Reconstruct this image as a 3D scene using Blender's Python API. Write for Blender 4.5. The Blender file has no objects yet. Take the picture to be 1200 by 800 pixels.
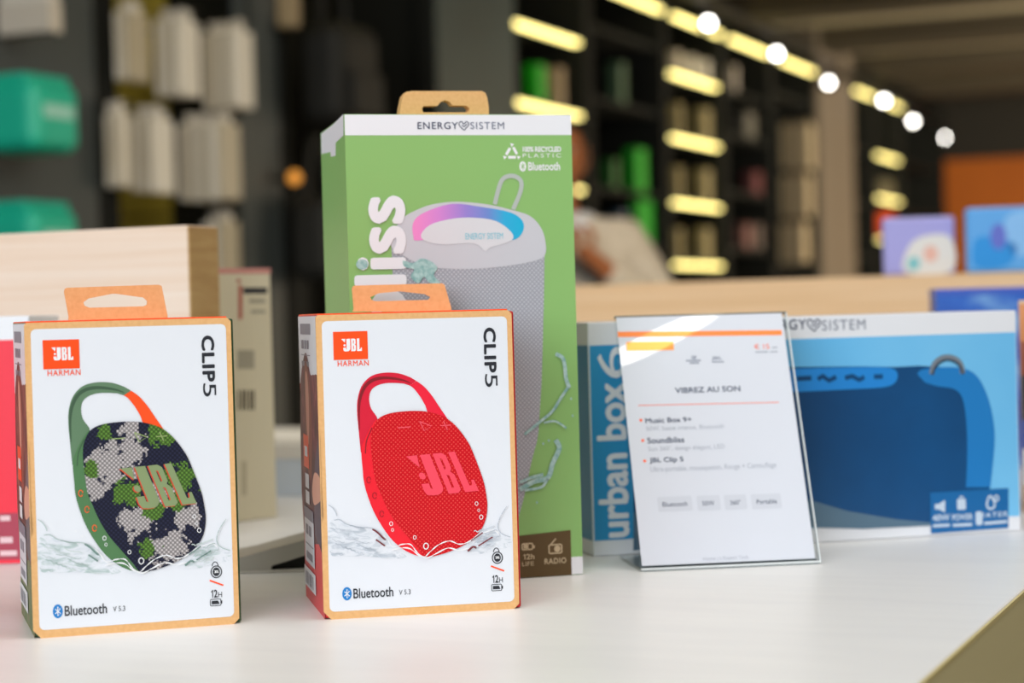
import bpy, bmesh, math, random
from mathutils import Vector, Matrix

R = random.Random(7)
SC = bpy.context.scene
COL = SC.collection
# ------------------------------------------------------------------ camera, world, lights, exposure
F = 2333.333
PITCH, ROLL = 0.0149, -0.0268
ZT = 0.90                       # height of the display table top
CAMZ = ZT + 0.1789
_c, _s = math.cos(PITCH), math.sin(PITCH)
_cr, _sr = math.cos(ROLL), math.sin(ROLL)
FWD, UP0, RT0 = Vector((0, _c, -_s)), Vector((0, _s, _c)), Vector((1, 0, 0))
CR, CU = RT0 * _cr + UP0 * _sr, RT0 * -_sr + UP0 * _cr
CAMLOC = Vector((0, 0, CAMZ))
cd = bpy.data.cameras.new('camera')
cam = bpy.data.objects.new('camera', cd); COL.objects.link(cam)
mw = Matrix((CR, CU, -FWD)).transposed().to_4x4(); mw.translation = CAMLOC
cam.matrix_world = mw
cd.sensor_width = 36; cd.lens = 70; cd.clip_start = 0.05; cd.clip_end = 100
cd.dof.use_dof = True; cd.dof.focus_distance = 1.21; cd.dof.aperture_fstop = 5.6
SC.camera = cam

SC.view_settings.view_transform = 'Standard'; SC.view_settings.look = 'None'
SC.view_settings.exposure = 0.0; SC.view_settings.gamma = 1.0
SC.view_settings.use_curve_mapping = False
SC.cycles.use_denoising = True

W = bpy.data.worlds.new('world'); SC.world = W; W.use_nodes = True
W.node_tree.nodes['Background'].inputs[0].default_value = (1.0, 0.87, 0.68, 1)
W.node_tree.nodes['Background'].inputs[1].default_value = 0.30

def area(name, loc, target, sx, sy, power, color, spread=None):
    l = bpy.data.lights.new(name, 'AREA'); l.shape = 'RECTANGLE'; l.size = sx; l.size_y = sy
    l.energy = power; l.color = color
    if spread: l.spread = spread
    o = bpy.data.objects.new(name, l); COL.objects.link(o); o.location = loc
    o.rotation_euler = (Vector(target) - Vector(loc)).to_track_quat('-Z', 'Y').to_euler()
    return o
area('shop_window_daylight', (-2.2, -3.6, 2.5), (0.0, 1.6, 1.0), 4.0, 2.8, 222, (0.86, 0.93, 1.0))
area('overhead_fill_light', (0.4, 0.9, 2.85), (0.2, 1.3, 0.9), 2.2, 1.8, 40, (1.0, 0.97, 0.92))  # unseen overhead fill, added to brighten the table top
area('aisle_fill_light', (0.9, 3.2, 2.8), (-0.7, 6.4, 1.3), 1.6, 2.0, 82, (1.0, 0.88, 0.68))  # unseen fill, added to brighten the packs on the left shelving
area('aisle_fill_light', (6.5, 12.5, 2.65), (4.2, 14.5, 1.0), 2.0, 6.0, 420, (1.0, 0.84, 0.58))  # unseen fill, added to brighten the far end and orange wall
area('ceiling_fill_light', (6.5, 9.5, 1.4), (3.2, 14.5, 2.95), 1.5, 4.0, 400, (1.0, 0.88, 0.66))  # fill without any fixture, added to brighten the far ceiling
sp = bpy.data.lights.new('sun_stripe_spot', 'SPOT'); sp.energy = 240; sp.spot_size = math.radians(1.02); sp.spot_blend = 0.05  # unseen narrow spot, added to throw the sun stripe onto the sign
sp.color = (1.0, 0.93, 0.76); sp.shadow_soft_size = 0.001
spo = bpy.data.objects.new('sun_stripe_spot', sp); COL.objects.link(spo)

# ------------------------------------------------------------------ photograph ray helpers (only used to find real places)
def ray(px, py):
    a, b = px - 600, py - 400
    u = _cr * a + _sr * b; v = -_sr * a + _cr * b
    return FWD + RT0 * (u / F) - UP0 * (v / F)
def at_z(px, py, z=ZT):
    d = ray(px, py); return CAMLOC + d * ((z - CAMZ) / d.z)
def at_y(px, py, y):
    d = ray(px, py); return CAMLOC + d * (y / d.y)
def at_plane(px, py, p, n):
    d = ray(px, py); return CAMLOC + d * ((p - CAMLOC).dot(n) / d.dot(n))

# ------------------------------------------------------------------ materials
def lin(h):
    h = h.lstrip('#'); out = []
    for i in (0, 2, 4):
        c = int(h[i:i + 2], 16) / 255
        out.append(c / 12.92 if c <= 0.04045 else ((c + 0.055) / 1.055) ** 2.4)
    return (*out, 1)
MATS = {}
def mat(name, hx=None, rough=0.5, metal=0.0, emit=0.0, spec=0.5):
    if name in MATS: return MATS[name]
    m = bpy.data.materials.new(name); m.use_nodes = True
    b = m.node_tree.nodes['Principled BSDF']
    if hx:
        b.inputs['Base Color'].default_value = lin(hx)
        if emit:
            b.inputs['Emission Color'].default_value = lin(hx); b.inputs['Emission Strength'].default_value = emit
    b.inputs['Roughness'].default_value = rough; b.inputs['Metallic'].default_value = metal
    b.inputs['Specular IOR Level'].default_value = spec
    MATS[name] = m
    return m
class NT:
    def __init__(s, m): s.t = m.node_tree; s.b = s.t.nodes['Principled BSDF']
    def n(s, k, **kw):
        q = s.t.nodes.new(k)
        for a, v in kw.items(): setattr(q, a, v)
        return q
    def l(s, a, b): s.t.links.new(a, b)
    def co(s, scale=None):
        tc = s.n('ShaderNodeTexCoord'); o = tc.outputs['Object']
        if scale:
            mp = s.n('ShaderNodeMapping'); mp.inputs['Scale'].default_value = scale; s.l(o, mp.inputs[0]); o = mp.outputs[0]
        return o
    def math(s, op, a, b=None):
        q = s.n('ShaderNodeMath', operation=op)
        for i, v in enumerate((a, b)):
            if v is None: continue
            if isinstance(v, (int, float)): q.inputs[i].default_value = v
            else: s.l(v, q.inputs[i])
        return q.outputs[0]
    def ramp(s, fac, stops, const=False):
        r = s.n('ShaderNodeValToRGB'); cr = r.color_ramp
        if const: cr.interpolation = 'CONSTANT'
        while len(cr.elements) > 1: cr.elements.remove(cr.elements[-1])
        cr.elements[0].position = stops[0][0]; cr.elements[0].color = lin(stops[0][1])
        for p, c in stops[1:]:
            e = cr.elements.new(p); e.color = lin(c)
        s.l(fac, r.inputs[0]); return r.outputs[0]
    def mix(s, fac, a, b, mode='MIX'):
        q = s.n('ShaderNodeMix', data_type='RGBA', blend_type=mode)
        for i, v in ((0, fac), (6, a), (7, b)):
            if isinstance(v, (int, float)): q.inputs[i].default_value = v
            elif isinstance(v, tuple): q.inputs[i].default_value = v
            else: s.l(v, q.inputs[i])
        return q.outputs[2]
def noise_mat(name, stops, scale=(1, 1, 1), nscale=8, detail=4, rough=0.6, spec=0.4, dist=0.0):
    if name in MATS: return MATS[name]
    m = mat(name, rough=rough, spec=spec); t = NT(m)
    no = t.n('ShaderNodeTexNoise'); no.inputs['Scale'].default_value = nscale; no.inputs['Detail'].default_value = detail
    no.inputs['Distortion'].default_value = dist
    t.l(t.co(scale), no.inputs['Vector'])
    t.l(t.ramp(no.outputs[0], stops), t.b.inputs['Base Color'])
    return m
def dots(t, p, axes='XZ'):
    sep = t.n('ShaderNodeSeparateXYZ'); t.l(t.co(), sep.inputs[0])
    x, z = sep.outputs[axes[0]], sep.outputs[axes[1]]
    k = 2 * math.pi / p
    a = t.math('SINE', t.math('MULTIPLY', x, k))
    b = t.math('SINE', t.math('MULTIPLY', z, k))
    return t.math('ADD', t.math('MULTIPLY', t.math('MULTIPLY', a, b), 0.5), 0.5)
def fabric(name, dark, light, p=0.0034):
    if name in MATS: return MATS[name]
    m = mat(name, rough=0.5, spec=.25); t = NT(m)
    t.l(t.ramp(dots(t, p), [(0.0, dark), (0.60, dark), (0.95, light)]), t.b.inputs['Base Color'])
    return m
def camo(pl, w, white, green):
    """printed pixel camouflage: pale and green patches on navy, ragged by noise"""
    m = mat('camouflage fabric print', rough=0.5, spec=.25); t = NT(m)
    sn = t.n('ShaderNodeVectorMath', operation='SNAP'); sn.inputs[1].default_value = (0.0009,) * 3
    t.l(t.co((1, 0.0, 1)), sn.inputs[0]); v = sn.outputs[0]
    def mask(blobs, seed):
        no = t.n('ShaderNodeTexNoise'); no.inputs['Scale'].default_value = 120; no.inputs['Detail'].default_value = 5; no.inputs['Roughness'].default_value = 0.65
        mp = t.n('ShaderNodeMapping'); mp.inputs['Location'].default_value = (seed, 0, seed * .37); t.l(v, mp.inputs[0]); t.l(mp.outputs[0], no.inputs['Vector'])
        best = None
        for x, y, r in blobs:
            u, vv = pl.px(x, y); d = t.n('ShaderNodeVectorMath', operation='DISTANCE'); t.l(v, d.inputs[0]); d.inputs[1].default_value = (u - w / 2, 0, vv)
            q = t.math('DIVIDE', d.outputs['Value'], r / 2350)
            best = q if best is None else t.math('MINIMUM', best, q)
        e = t.math('ADD', best, t.math('MULTIPLY', t.math('SUBTRACT', no.outputs[0], .5), 4.6))
        return t.math('LESS_THAN', e, 1.0)
    c = t.mix(mask(white, .31), lin('#262a48'), lin('#d6cfd0'))
    c = t.mix(mask(green, .77), c, lin('#68963e'))
    d = t.ramp(dots(t, 0.0026), [(0, '#8a8a8a'), (0.5, '#a8a8a8'), (0.95, '#ffffff')])
    t.l(t.mix(1.0, c, d, 'MULTIPLY'), t.b.inputs['Base Color'])
    return m
def wood(name, a, b, c):
    return noise_mat(name, [(0.3, a), (0.5, b), (0.72, c)], (1.2, 6, 42), 2.2, 5, 0.5, 0.3, 0.6)

M_kraft = noise_mat('kraft card', [(0.3, '#deab72'), (0.7, '#e6b67e')], nscale=420, detail=3, rough=0.75, spec=0.25)
M_panel = mat('white card print', '#e3e7ef', 0.38)
M_orange = mat('orange print', '#ff4d08', 0.4)
M_ink = mat('dark ink', '#20242e', 0.45)
M_grey = mat('grey ink', '#7f8290', 0.45)
M_white = mat('white print', '#eef0f4', 0.42)
M_btblue = mat('blue print', '#0a7cc8', 0.4)

# ------------------------------------------------------------------ mesh helpers
def link(name, me, m, parent=None, **props):
    o = bpy.data.objects.new(name, me); COL.objects.link(o)
    ms = m if isinstance(m, (list, tuple)) else [m]
    for q in ms: me.materials.append(q)
    if parent is not None: o.parent = parent
    for k, v in props.items(): o[k] = v
    return o
def thing(name, label, cat, loc=(0, 0, 0), rotz=0.0, group=None):
    o = bpy.data.objects.new(name, None); COL.objects.link(o); o.empty_display_size = 0.05
    o.location = loc; o.rotation_euler = (0, 0, rotz); o['label'] = label; o['category'] = cat
    if group: o['group'] = group
    return o
def tag(o, label, cat, group=None):
    o['label'] = label; o['category'] = cat
    if group: o['group'] = group
    return o
def M_of(o):
    return Matrix.Translation(o.location) @ Matrix.Rotation(o.rotation_euler[2], 4, 'Z')
def me_from(verts, faces, name='m'):
    me = bpy.data.meshes.new(name); me.from_pydata([tuple(v) for v in verts], [], faces); me.update(); return me
def boxes_me(bs, bevel=0.0, seg=2):
    bm = bmesh.new()
    for (x0, x1, y0, y1, z0, z1) in bs:
        vs = [bm.verts.new(p) for p in ((x0, y0, z0), (x1, y0, z0), (x1, y1, z0), (x0, y1, z0), (x0, y0, z1), (x1, y0, z1), (x1, y1, z1), (x0, y1, z1))]
        for f in ((0, 3, 2, 1), (4, 5, 6, 7), (0, 1, 5, 4), (1, 2, 6, 5), (2, 3, 7, 6), (3, 0, 4, 7)):
            bm.faces.new([vs[i] for i in f])
    if bevel: bmesh.ops.bevel(bm, geom=bm.edges[:], offset=bevel, segments=seg, affect='EDGES', profile=0.5)
    me = bpy.data.meshes.new('b'); bm.to_mesh(me); bm.free(); return me
def cyl_bm(bm, p0, p1, r0, r1=None, seg=20):
    p0, p1 = Vector(p0), Vector(p1); r1 = r0 if r1 is None else r1
    d = (p1 - p0); q = d.to_track_quat('Z', 'Y').to_matrix().to_4x4(); q.translation = (p0 + p1) / 2
    bmesh.ops.create_cone(bm, cap_ends=True, segments=seg, radius1=r0, radius2=r1, depth=d.length, matrix=q)
def bm_me(bm):
    me = bpy.data.meshes.new('b'); bm.to_mesh(me); bm.free(); return me
def prism_me(poly, thick, axis_map):
    """poly 2D; axis_map(u, v, w) -> local point, w in 0..thick"""
    n = len(poly)
    vs = [axis_map(u, v, 0) for u, v in poly] + [axis_map(u, v, thick) for u, v in poly]
    fs = [tuple(range(n)), tuple(range(2 * n - 1, n - 1, -1))] + [(i, i + n, (i + 1) % n + n, (i + 1) % n) for i in range(n)]
    me = me_from(vs, fs)
    bm = bmesh.new(); bm.from_mesh(me); bmesh.ops.recalc_face_normals(bm, faces=bm.faces[:]); bm.to_mesh(me); bm.free()
    return me
def cr(pts, n=6, closed=True):
    out = []; N = len(pts); rng = range(N if closed else N - 1)
    for i in rng:
        g = (lambda k: pts[k % N]) if closed else (lambda k: pts[max(0, min(N - 1, k))])
        p0, p1, p2, p3 = g(i - 1), g(i), g(i + 1), g(i + 2)
        for j in range(n):
            t = j / n
            out.append(tuple(0.5 * ((2 * b) + (-a + c) * t + (2 * a - 5 * b + 4 * c - d) * t * t + (-a + 3 * b - 3 * c + d) * t ** 3)
                             for a, b, c, d in zip(p0, p1, p2, p3)))
    if not closed: out.append(pts[-1])
    return out
def ell(cx, cy, rx, ry, n=32, a0=0.0, a1=2 * math.pi):
    return [(cx + rx * math.cos(a0 + (a1 - a0) * i / n), cy + ry * math.sin(a0 + (a1 - a0) * i / n)) for i in range(n)]
def rrect(x0, y0, x1, y1, r, n=5):
    o = []
    for cx, cy, a in ((x1 - r, y1 - r, 0), (x0 + r, y1 - r, 90), (x0 + r, y0 + r, 180), (x1 - r, y0 + r, 270)):
        for i in range(n + 1):
            t = math.radians(a + 90 * i / n); o.append((cx + r * math.cos(t), cy + r * math.sin(t)))
    return o
def fill2d(polys):
    cu = bpy.data.curves.new('c', 'CURVE'); cu.dimensions = '2D'; cu.fill_mode = 'BOTH'
    for p in polys:
        sp_ = cu.splines.new('POLY'); sp_.points.add(len(p) - 1); sp_.use_cyclic_u = True
        for q, (u, v) in zip(sp_.points, p): q.co = (u * 10, v * 10, 0, 1)
    ob = bpy.data.objects.new('c', cu); me = bpy.data.meshes.new_from_object(ob)
    V = [(v.co.x / 10, v.co.y / 10) for v in me.vertices]; Fc = [tuple(p.vertices) for p in me.polygons]
    bpy.data.objects.remove(ob); bpy.data.curves.remove(cu); bpy.data.meshes.remove(me)
    return V, Fc
def one_glyph():
    return [(.0, .60), (.0, .70), (.10, .74), (.16, .83), (.17, .87), (.27, .87), (.27, 0), (.15, 0), (.15, .66), (.09, .61)]
def text2d(s, bold=0.0, space=1.0):
    """outline lettering; bold > 0 thickens the strokes by that share of the letter size"""
    cu = bpy.data.curves.new('t', 'FONT'); cu.body = s; cu.size = 1; cu.space_character = space
    cu.resolution_u = 4
    ob = bpy.data.objects.new('t', cu); me = bpy.data.meshes.new_from_object(ob)
    V = [(v.co.x, v.co.y) for v in me.vertices]; Fc = [tuple(p.vertices) for p in me.polygons]
    bpy.data.objects.remove(ob); bpy.data.curves.remove(cu); bpy.data.meshes.remove(me)
    if bold > 0:
        V, Fc = merge(*[([(x + bold * math.cos(math.pi * k / 4), y + bold * math.sin(math.pi * k / 4), k * 6e-6) for x, y in V], Fc) for k in range(8)], ([(x, y, 48e-6) for x, y in V], Fc))
    xs, ys = [v[0] for v in V], [v[1] for v in V]
    x0, x1, y0, y1 = min(xs), max(xs), min(ys), max(ys)
    return [((v[0] - x0) / (x1 - x0), (v[1] - y0) / (y1 - y0), *v[2:]) for v in V], Fc
def twelve(rc, bold=0.0, tail=''):
    """12 and what follows, the 1 drawn with its flag"""
    u0, v0, u1, v1 = rc; w = (u1 - u0) / (2 + len(tail)); h = v1 - v0
    one = fill2d([[(u0 + w * .25 + x / .27 * w * .55, v0 + y / .87 * h) for x, y in one_glyph()]])
    return merge(one, text_vf('2' + tail, (u0 + w * 1.02, v0, u1, v1), 0, bold))
def ribbon(pts, w, closed=False):
    """flat stroke; w number or list"""
    n = len(pts); ws = w if isinstance(w, (list, tuple)) else [w] * n
    V, Fc = [], []
    for i, (x, y) in enumerate(pts):
        a = pts[(i - 1) % n] if closed or i else pts[i]; b = pts[(i + 1) % n] if closed or i < n - 1 else pts[i]
        dx, dy = b[0] - a[0], b[1] - a[1]; L = math.hypot(dx, dy) or 1
        nx, ny = -dy / L * ws[i] / 2, dx / L * ws[i] / 2
        V += [(x - nx, y - ny), (x + nx, y + ny)]
    for i in range(n if closed else n - 1):
        j = (i + 1) % n; Fc.append((2 * i, 2 * j, 2 * j + 1, 2 * i + 1))
    return V, Fc
def segs(lines, w):
    V, Fc = [], []
    for p in lines:
        v, f = ribbon(p, w); k = len(V); V += v; Fc += [tuple(i + k for i in q) for q in f]
    return V, Fc
def merge(*vf):
    V, Fc = [], []
    for v, f in vf:
        k = len(V); V += v; Fc += [tuple(i + k for i in q) for q in f]
    return V, Fc

class Plane:
    """a printable face of a thing: local origin o, axes U, V (N = U x V faces out); px() finds where a photo ray meets it"""
    def __init__(s, root, o, U, V):
        s.o, s.U, s.V = Vector(o), Vector(U), Vector(V); s.N = s.U.cross(s.V)
        s.M = M_of(root); s.eps = 0.00012
        s.wo = s.M @ s.o; r3 = s.M.to_3x3(); s.wU, s.wV, s.wN = r3 @ s.U, r3 @ s.V, r3 @ s.N
    def px(s, x, y):
        p = at_plane(x, y, s.wo, s.wN) - s.wo; return (p.dot(s.wU), p.dot(s.wV))
    def pxs(s, pts): return [s.px(*p) for p in pts]
    def rect(s, x0, y0, x1, y1):
        a, b, c, d = s.px(x0, y0), s.px(x1, y0), s.px(x0, y1), s.px(x1, y1)
        return ((a[0] + c[0]) / 2, (c[1] + d[1]) / 2, (b[0] + d[0]) / 2, (a[1] + b[1]) / 2)
    def P(s, u, v, l=0): return s.o + s.U * u + s.V * v + s.N * (s.eps * l)
    def put(s, name, vf, m, parent, layer=1, **kw):
        V, Fc = vf
        return link(name, me_from([s.P(q[0], q[1], layer) + s.N * (q[2] if len(q) > 2 else 0) for q in V], Fc), m, parent, **kw)
    def poly(s, name, polys, m, parent, layer=1, **kw):
        if polys and not isinstance(polys[0][0], (tuple, list)): polys = [polys]
        return s.put(name, fill2d(polys), m, parent, layer, **kw)
    def text(s, name, st, rc, m, parent, layer=2, rot=0, bold=0.0, space=1.0, **kw):
        return s.put(name, text_vf(st, rc, rot, bold, space), m, parent, layer, **kw)
def text_vf(st, rc, rot=0, bold=0.0, space=1.0):
    V, Fc = text2d(st, bold, space); u0, v0, u1, v1 = rc
    du, dv = u1 - u0, v1 - v0
    if rot == 0: V = [(u0 + a * du, v0 + b * dv, *z) for a, b, *z in V]
    elif rot == 90: V = [(u1 - b * du, v0 + a * dv, *z) for a, b, *z in V]
    else: V = [(u0 + b * du, v1 - a * dv, *z) for a, b, *z in V]
    return V, Fc
def bluetooth_rune(cx, cy, h, w):
    return segs([[(cx - .3 * h, cy + .27 * h), (cx + .3 * h, cy - .27 * h), (cx, cy - .55 * h), (cx, cy + .55 * h), (cx + .3 * h, cy + .27 * h), (cx - .3 * h, cy - .27 * h)]], w)

# audio-brand monogram: wedge and dot, J, B, L in the unit square
def _logo_polys():
    wedge = [(0, 1), (.2, 1), (.165, .70)]
    dot = ell(.155, .49, .055, .085, 16)
    J = [(.25, 1), (.43, 1), (.43, .22)] + ell(.27, .20, .16, .20, 8, 0, -math.pi / 2)[1:] + [(.22, 0), (.12, .02), (.09, .12), (.09, .30), (.22, .30), (.22, .17), (.25, .15)]
    B = [(.48, 1), (.64, 1), (.70, .93), (.70, .60), (.66, .53), (.71, .45), (.71, .07), (.65, 0), (.48, 0)]
    b1 = [(.575, .87), (.61, .85), (.61, .61), (.575, .59)]; b2 = [(.575, .46), (.615, .44), (.615, .15), (.575, .13)]
    L = [(.765, 1), (.885, 1), (.885, .15), (.93, .15), (.955, .28), (1, .28), (1, 0), (.765, 0)]
    return [wedge, dot, J, B, b1, b2, L]
LOGO = fill2d(_logo_polys())
def logo_in(quad):   # quad: TL, TR, BR, BL (u, v)
    tl, tr, br, bl = quad; V = []
    for a, b in LOGO[0]:
        V.append(tuple((tl[i] * (1 - a) + tr[i] * a) * b + (bl[i] * (1 - a) + br[i] * a) * (1 - b) for i in (0, 1)))
    return V, LOGO[1]
def rquad(rc): u0, v0, u1, v1 = rc; return ((u0, v1), (u1, v1), (u1, v0), (u0, v0))

# ================================================================== THE SETTING
WE, WN = Vector((0.386, 0.922, 0)).normalized(), Vector((0.922, -0.386, 0)).normalized()
W0 = Vector((0.69, 10.1, 0))
WROT = math.atan2(WE.y, WE.x)
def structure(name, me, m, loc=(0, 0, 0), rotz=0.0):
    o = link(name, me, m); o.location = loc; o.rotation_euler = (0, 0, rotz); o['kind'] = 'structure'; return o
M_floor = noise_mat('grey floor', [(0.3, '#8d867a'), (0.7, '#9b9588')], nscale=3, rough=0.45)
structure('floor', boxes_me([(-9, 14, -5, 26, -0.1, 0)]), M_floor)
M_ceil = noise_mat('khaki ceiling', [(0.3, '#a39b86'), (0.7, '#aca48e')], nscale=2, rough=0.8)
structure('ceiling', boxes_me([(-9, 14, -0.5, 26, 2.95, 3.05)]), M_ceil)
M_wall = mat('charcoal wall', '#2b2c2a', 0.7)
structure('wall_left', boxes_me([(-8.2, 9.2, 0.46, 0.56, 0, 2.95)]), M_wall, W0, WROT)
pb = W0 + WE * 9.0
M_orangewall = noise_mat('orange back wall', [(0.3, '#a85814'), (0.7, '#b26018')], nscale=1.5, rough=0.6)
structure('wall_back', boxes_me([(-1.2, 9, 0, 0.1, 0, 2.95)]), M_orangewall, pb, math.atan2(WN.y, WN.x))
structure('trim_1', boxes_me([(-1.2, 9, -0.12, 0.0, 2.37, 2.95)]), mat('dark fascia', '#1d1a15', 0.7), pb, math.atan2(WN.y, WN.x))
M_beam = mat('ceiling beam paint', '#40392d', 0.8)
for i in range(6):
    b = W0 + WE * (-1.25 + 1.71 * i)
    structure('trim_%d' % (i + 2), boxes_me([(-0.6, 9, -0.2, 0.2, 2.80, 2.95)], 0.01), M_beam, (b.x, b.y, 0), math.atan2(WN.y, WN.x))

# ================================================================== DISPLAY TABLE
E2 = Vector((0.393, 0.9196, 0)); E1 = Vector((0.9196, -0.393, 0))
TROT = math.atan2(E1.y, E1.x)
TP = at_z(1137, 745.4)                    # a point on its right edge
table = thing('display_table', 'large white shop display table under all the boxes', 'table', (TP.x, TP.y, 0), TROT)
M_top = noise_mat('off white laminate', [(0.3, '#eeeeee'), (0.7, '#f3f3f2')], (1.5, 9, 9), 6, 5, 0.38, 0.5)
link('table_top', boxes_me([(-2.1, 0, -0.9, 1.76, ZT - 0.035, ZT)], 0.0015), M_top, table)
M_tside = mat('khaki table panel', '#d6cc9e', 0.6)
link('side_panel', boxes_me([(-0.04, 0.0012, -0.899, 1.759, 0, ZT - 0.0352)]), M_tside, table, label='khaki side panel of the table')
link('side_panel', boxes_me([(-2.095, -2.055, -0.895, 1.755, 0, ZT - 0.035)]), M_tside, table)
link('back_panel', boxes_me([(-2.055, -0.04, 1.70, 1.74, 0, ZT - 0.035)]), M_tside, table)
link('edge_band', boxes_me([(0.0002, 0.0013, -0.899, 1.759, ZT - 0.0351, ZT - 0.003)]), M_tside, table)
link('edge_strip', boxes_me([(0.0002, 0.0016, -0.899, 1.759, ZT - 0.003, ZT - 0.0006)]), mat('cream edge strip', '#d8c98f', 0.5), table)

# ================================================================== CLIP SPEAKER BOXES
JW, JH, JD = 0.1181, 0.18, 0.1056
def carton(name, label, x, y, r, w, d, group=None, cat='box'):
    """empty at the base centre of a box whose front left bottom corner is (x, y) and which is turned by r"""
    e, n = Vector((math.cos(r), math.sin(r), 0)), Vector((-math.sin(r), math.cos(r), 0))
    c = Vector((x, y, ZT)) + e * (w / 2) + n * (d / 2)
    return thing(name, label, cat, c, r, group)
def front(root, w, d, dy=0.0): return Plane(root, (-w / 2, -d / 2 - dy, 0), (1, 0, 0), (0, 0, 1))
def left(root, w, d): return Plane(root, (-w / 2, d / 2, 0), (0, -1, 0), (0, 0, 1))
JG = 'clip speaker cartons at the front of the table'
jbox1 = carton('speaker_box', 'white and kraft box picturing a green camouflage clip speaker', -0.277706, 1.134093, 0.3106, JW, JD)
jbox2 = carton('speaker_box', 'white and kraft box picturing a bright red clip speaker', -0.115762, 1.175615, 0.2097, JW, JD)
P1, P2 = front(jbox1, JW, JD, 0.002), front(jbox2, JW, JD, 0.002)
c3 = lambda X, Y: P2.px(335 + X / 3.477, 320 + Y / 3.478)
c4 = lambda X, Y: P2.px(335 + X / 3.477, 520 + Y / 3.478)
n5 = lambda X, Y: P2.px(410 + X / 6.667, 420 + Y / 6.667)
n6 = lambda X, Y: P2.px(360 + X / 4.8, 560 + Y / 4.8)
def L_(f, pts): return [f(*p) for p in pts]
D = {}
D['hl'] = cr(L_(n5, [(85, 735), (70, 580), (55, 400), (65, 290), (100, 200), (170, 135), (270, 110), (380, 115), (470, 145)]), 4, False) + L_(n5, [(518, 174), (465, 210)]) + \
    cr(L_(n5, [(420, 195), (340, 190), (260, 195), (195, 220), (160, 260), (150, 320), (165, 390), (215, 475), (165, 560), (140, 700)]), 4, False)
D['hr'] = cr(L_(n5, [(520, 175), (580, 220), (640, 290), (700, 380), (765, 475)]), 4, False) + L_(n5, [(680, 455), (605, 418)]) + cr(L_(n5, [(590, 370), (550, 300), (500, 235), (465, 210)]), 4, False)
D['hshade'] = cr(L_(n5, [(75, 560), (70, 400), (82, 300), (120, 215), (185, 165), (280, 150), (400, 165), (470, 190)]), 4, False)
D['rim'] = cr(L_(n5, [(215, 475), (160, 540), (110, 640), (88, 720)]) + L_(n6, [(312, -40), (315, 0), (330, 70), (370, 180), (420, 270), (480, 350), (560, 412), (650, 440), (700, 400), (560, 250), (480, 0)]) + L_(n5, [(260, 560)]), 4)
D['fab'] = cr(L_(n5, [(172, 560), (215, 475), (300, 430), (420, 412), (520, 408), (605, 415), (700, 440), (760, 470), (830, 530), (900, 620), (950, 710)]) +
              L_(n6, [(985, 0), (1005, 90), (1012, 160), (1000, 240), (960, 310), (890, 370), (800, 412), (720, 436), (660, 440), (620, 392), (560, 322), (500, 250), (450, 170), (410, 80), (380, 0)]) + L_(n5, [(168, 740), (162, 640)]), 4)
D['rimline'] = cr(L_(n5, [(172, 540), (130, 640), (120, 740)]), 5, False)
D['minus'] = [L_(c3, [(455, 629), (507, 626)])]
D['play'] = [L_(c3, [(544, 604), (592, 622), (563, 641), (544, 604)])]
D['plus'] = [L_(c3, [(628, 621), (672, 618)]), L_(c3, [(641, 602), (657, 638)])]
D['logoq'] = L_(c4, [(488, 50), (712, 28), (785, 190), (548, 214)])
D['crest'] = cr(L_(n6, [(380, 290), (420, 315), (450, 345), (480, 385), (530, 372), (580, 372), (615, 415), (655, 442), (690, 412), (740, 372), (800, 352), (850, 370), (900, 360), (960, 318), (1010, 300), (1045, 290), (1075, 310)]), 5, False)
D['crest2'] = cr(L_(n6, [(470, 405), (520, 392), (575, 395), (625, 432), (670, 448), (720, 425), (790, 392), (850, 405), (900, 395), (950, 385), (1010, 350)]), 5, False)
_rw = random.Random(11)
D['streaks'] = []
for k in range(26):
    lf = k < 17
    x0 = _rw.uniform(118, 330) if lf else _rw.uniform(900, 1040); y0 = _rw.uniform(235, 420) if lf else _rw.uniform(300, 400)
    ln = _rw.uniform(50, 140) if lf else _rw.uniform(40, 95)
    sl = (0.22 if lf else -0.35) + _rw.uniform(-.2, .2)
    pts = [(x0 + ln * i / 6, y0 + sl * ln * i / 6 + _rw.uniform(-7, 7)) for i in range(7)]
    pts = [(x, min(y, 445)) for x, y in pts]
    D['streaks'].append((int(lf), cr(L_(n6, pts), 3, False), _rw.uniform(.0002, .0007)))
D['splash'] = [cr(L_(n6, [(118, 150), (140, 165), (158, 190), (165, 212)]), 3, False), cr(L_(n6, [(150, 236), (180, 232), (220, 258), (290, 275), (350, 278), (400, 300), (450, 355)]), 4, False),
               cr(L_(n6, [(1120, 158), (1090, 205), (1075, 240), (1070, 275), (1090, 310), (1140, 330)]), 4, False)]
D['wfield'] = [cr(L_(n6, [(122, 262), (165, 232), (220, 258), (300, 280), (380, 300), (440, 340), (490, 400), (560, 440), (480, 452), (330, 440), (200, 440), (124, 420)]), 3),
               cr(L_(n6, [(900, 425), (930, 380), (980, 320), (1045, 292), (1075, 320), (1140, 335), (1142, 385), (1060, 400), (980, 425)]), 3)]
D['drops'] = [(n6(470, 255), .0012), (n6(478, 290), .0009), (n6(603, 332), .0011), (n6(666, 381), .0018), (n6(950, 142), .0011), (n6(962, 180), .0008), (n6(976, 218), .0013), (n6(350, 242), .0006), (n6(318, 215), .0005), (n6(1088, 210), .0007), (n6(1074, 242), .0006), (n6(1115, 165), .0005)]
D['btns'] = [n6(378, 98), n6(418, 200), n6(345, 10)]
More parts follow.
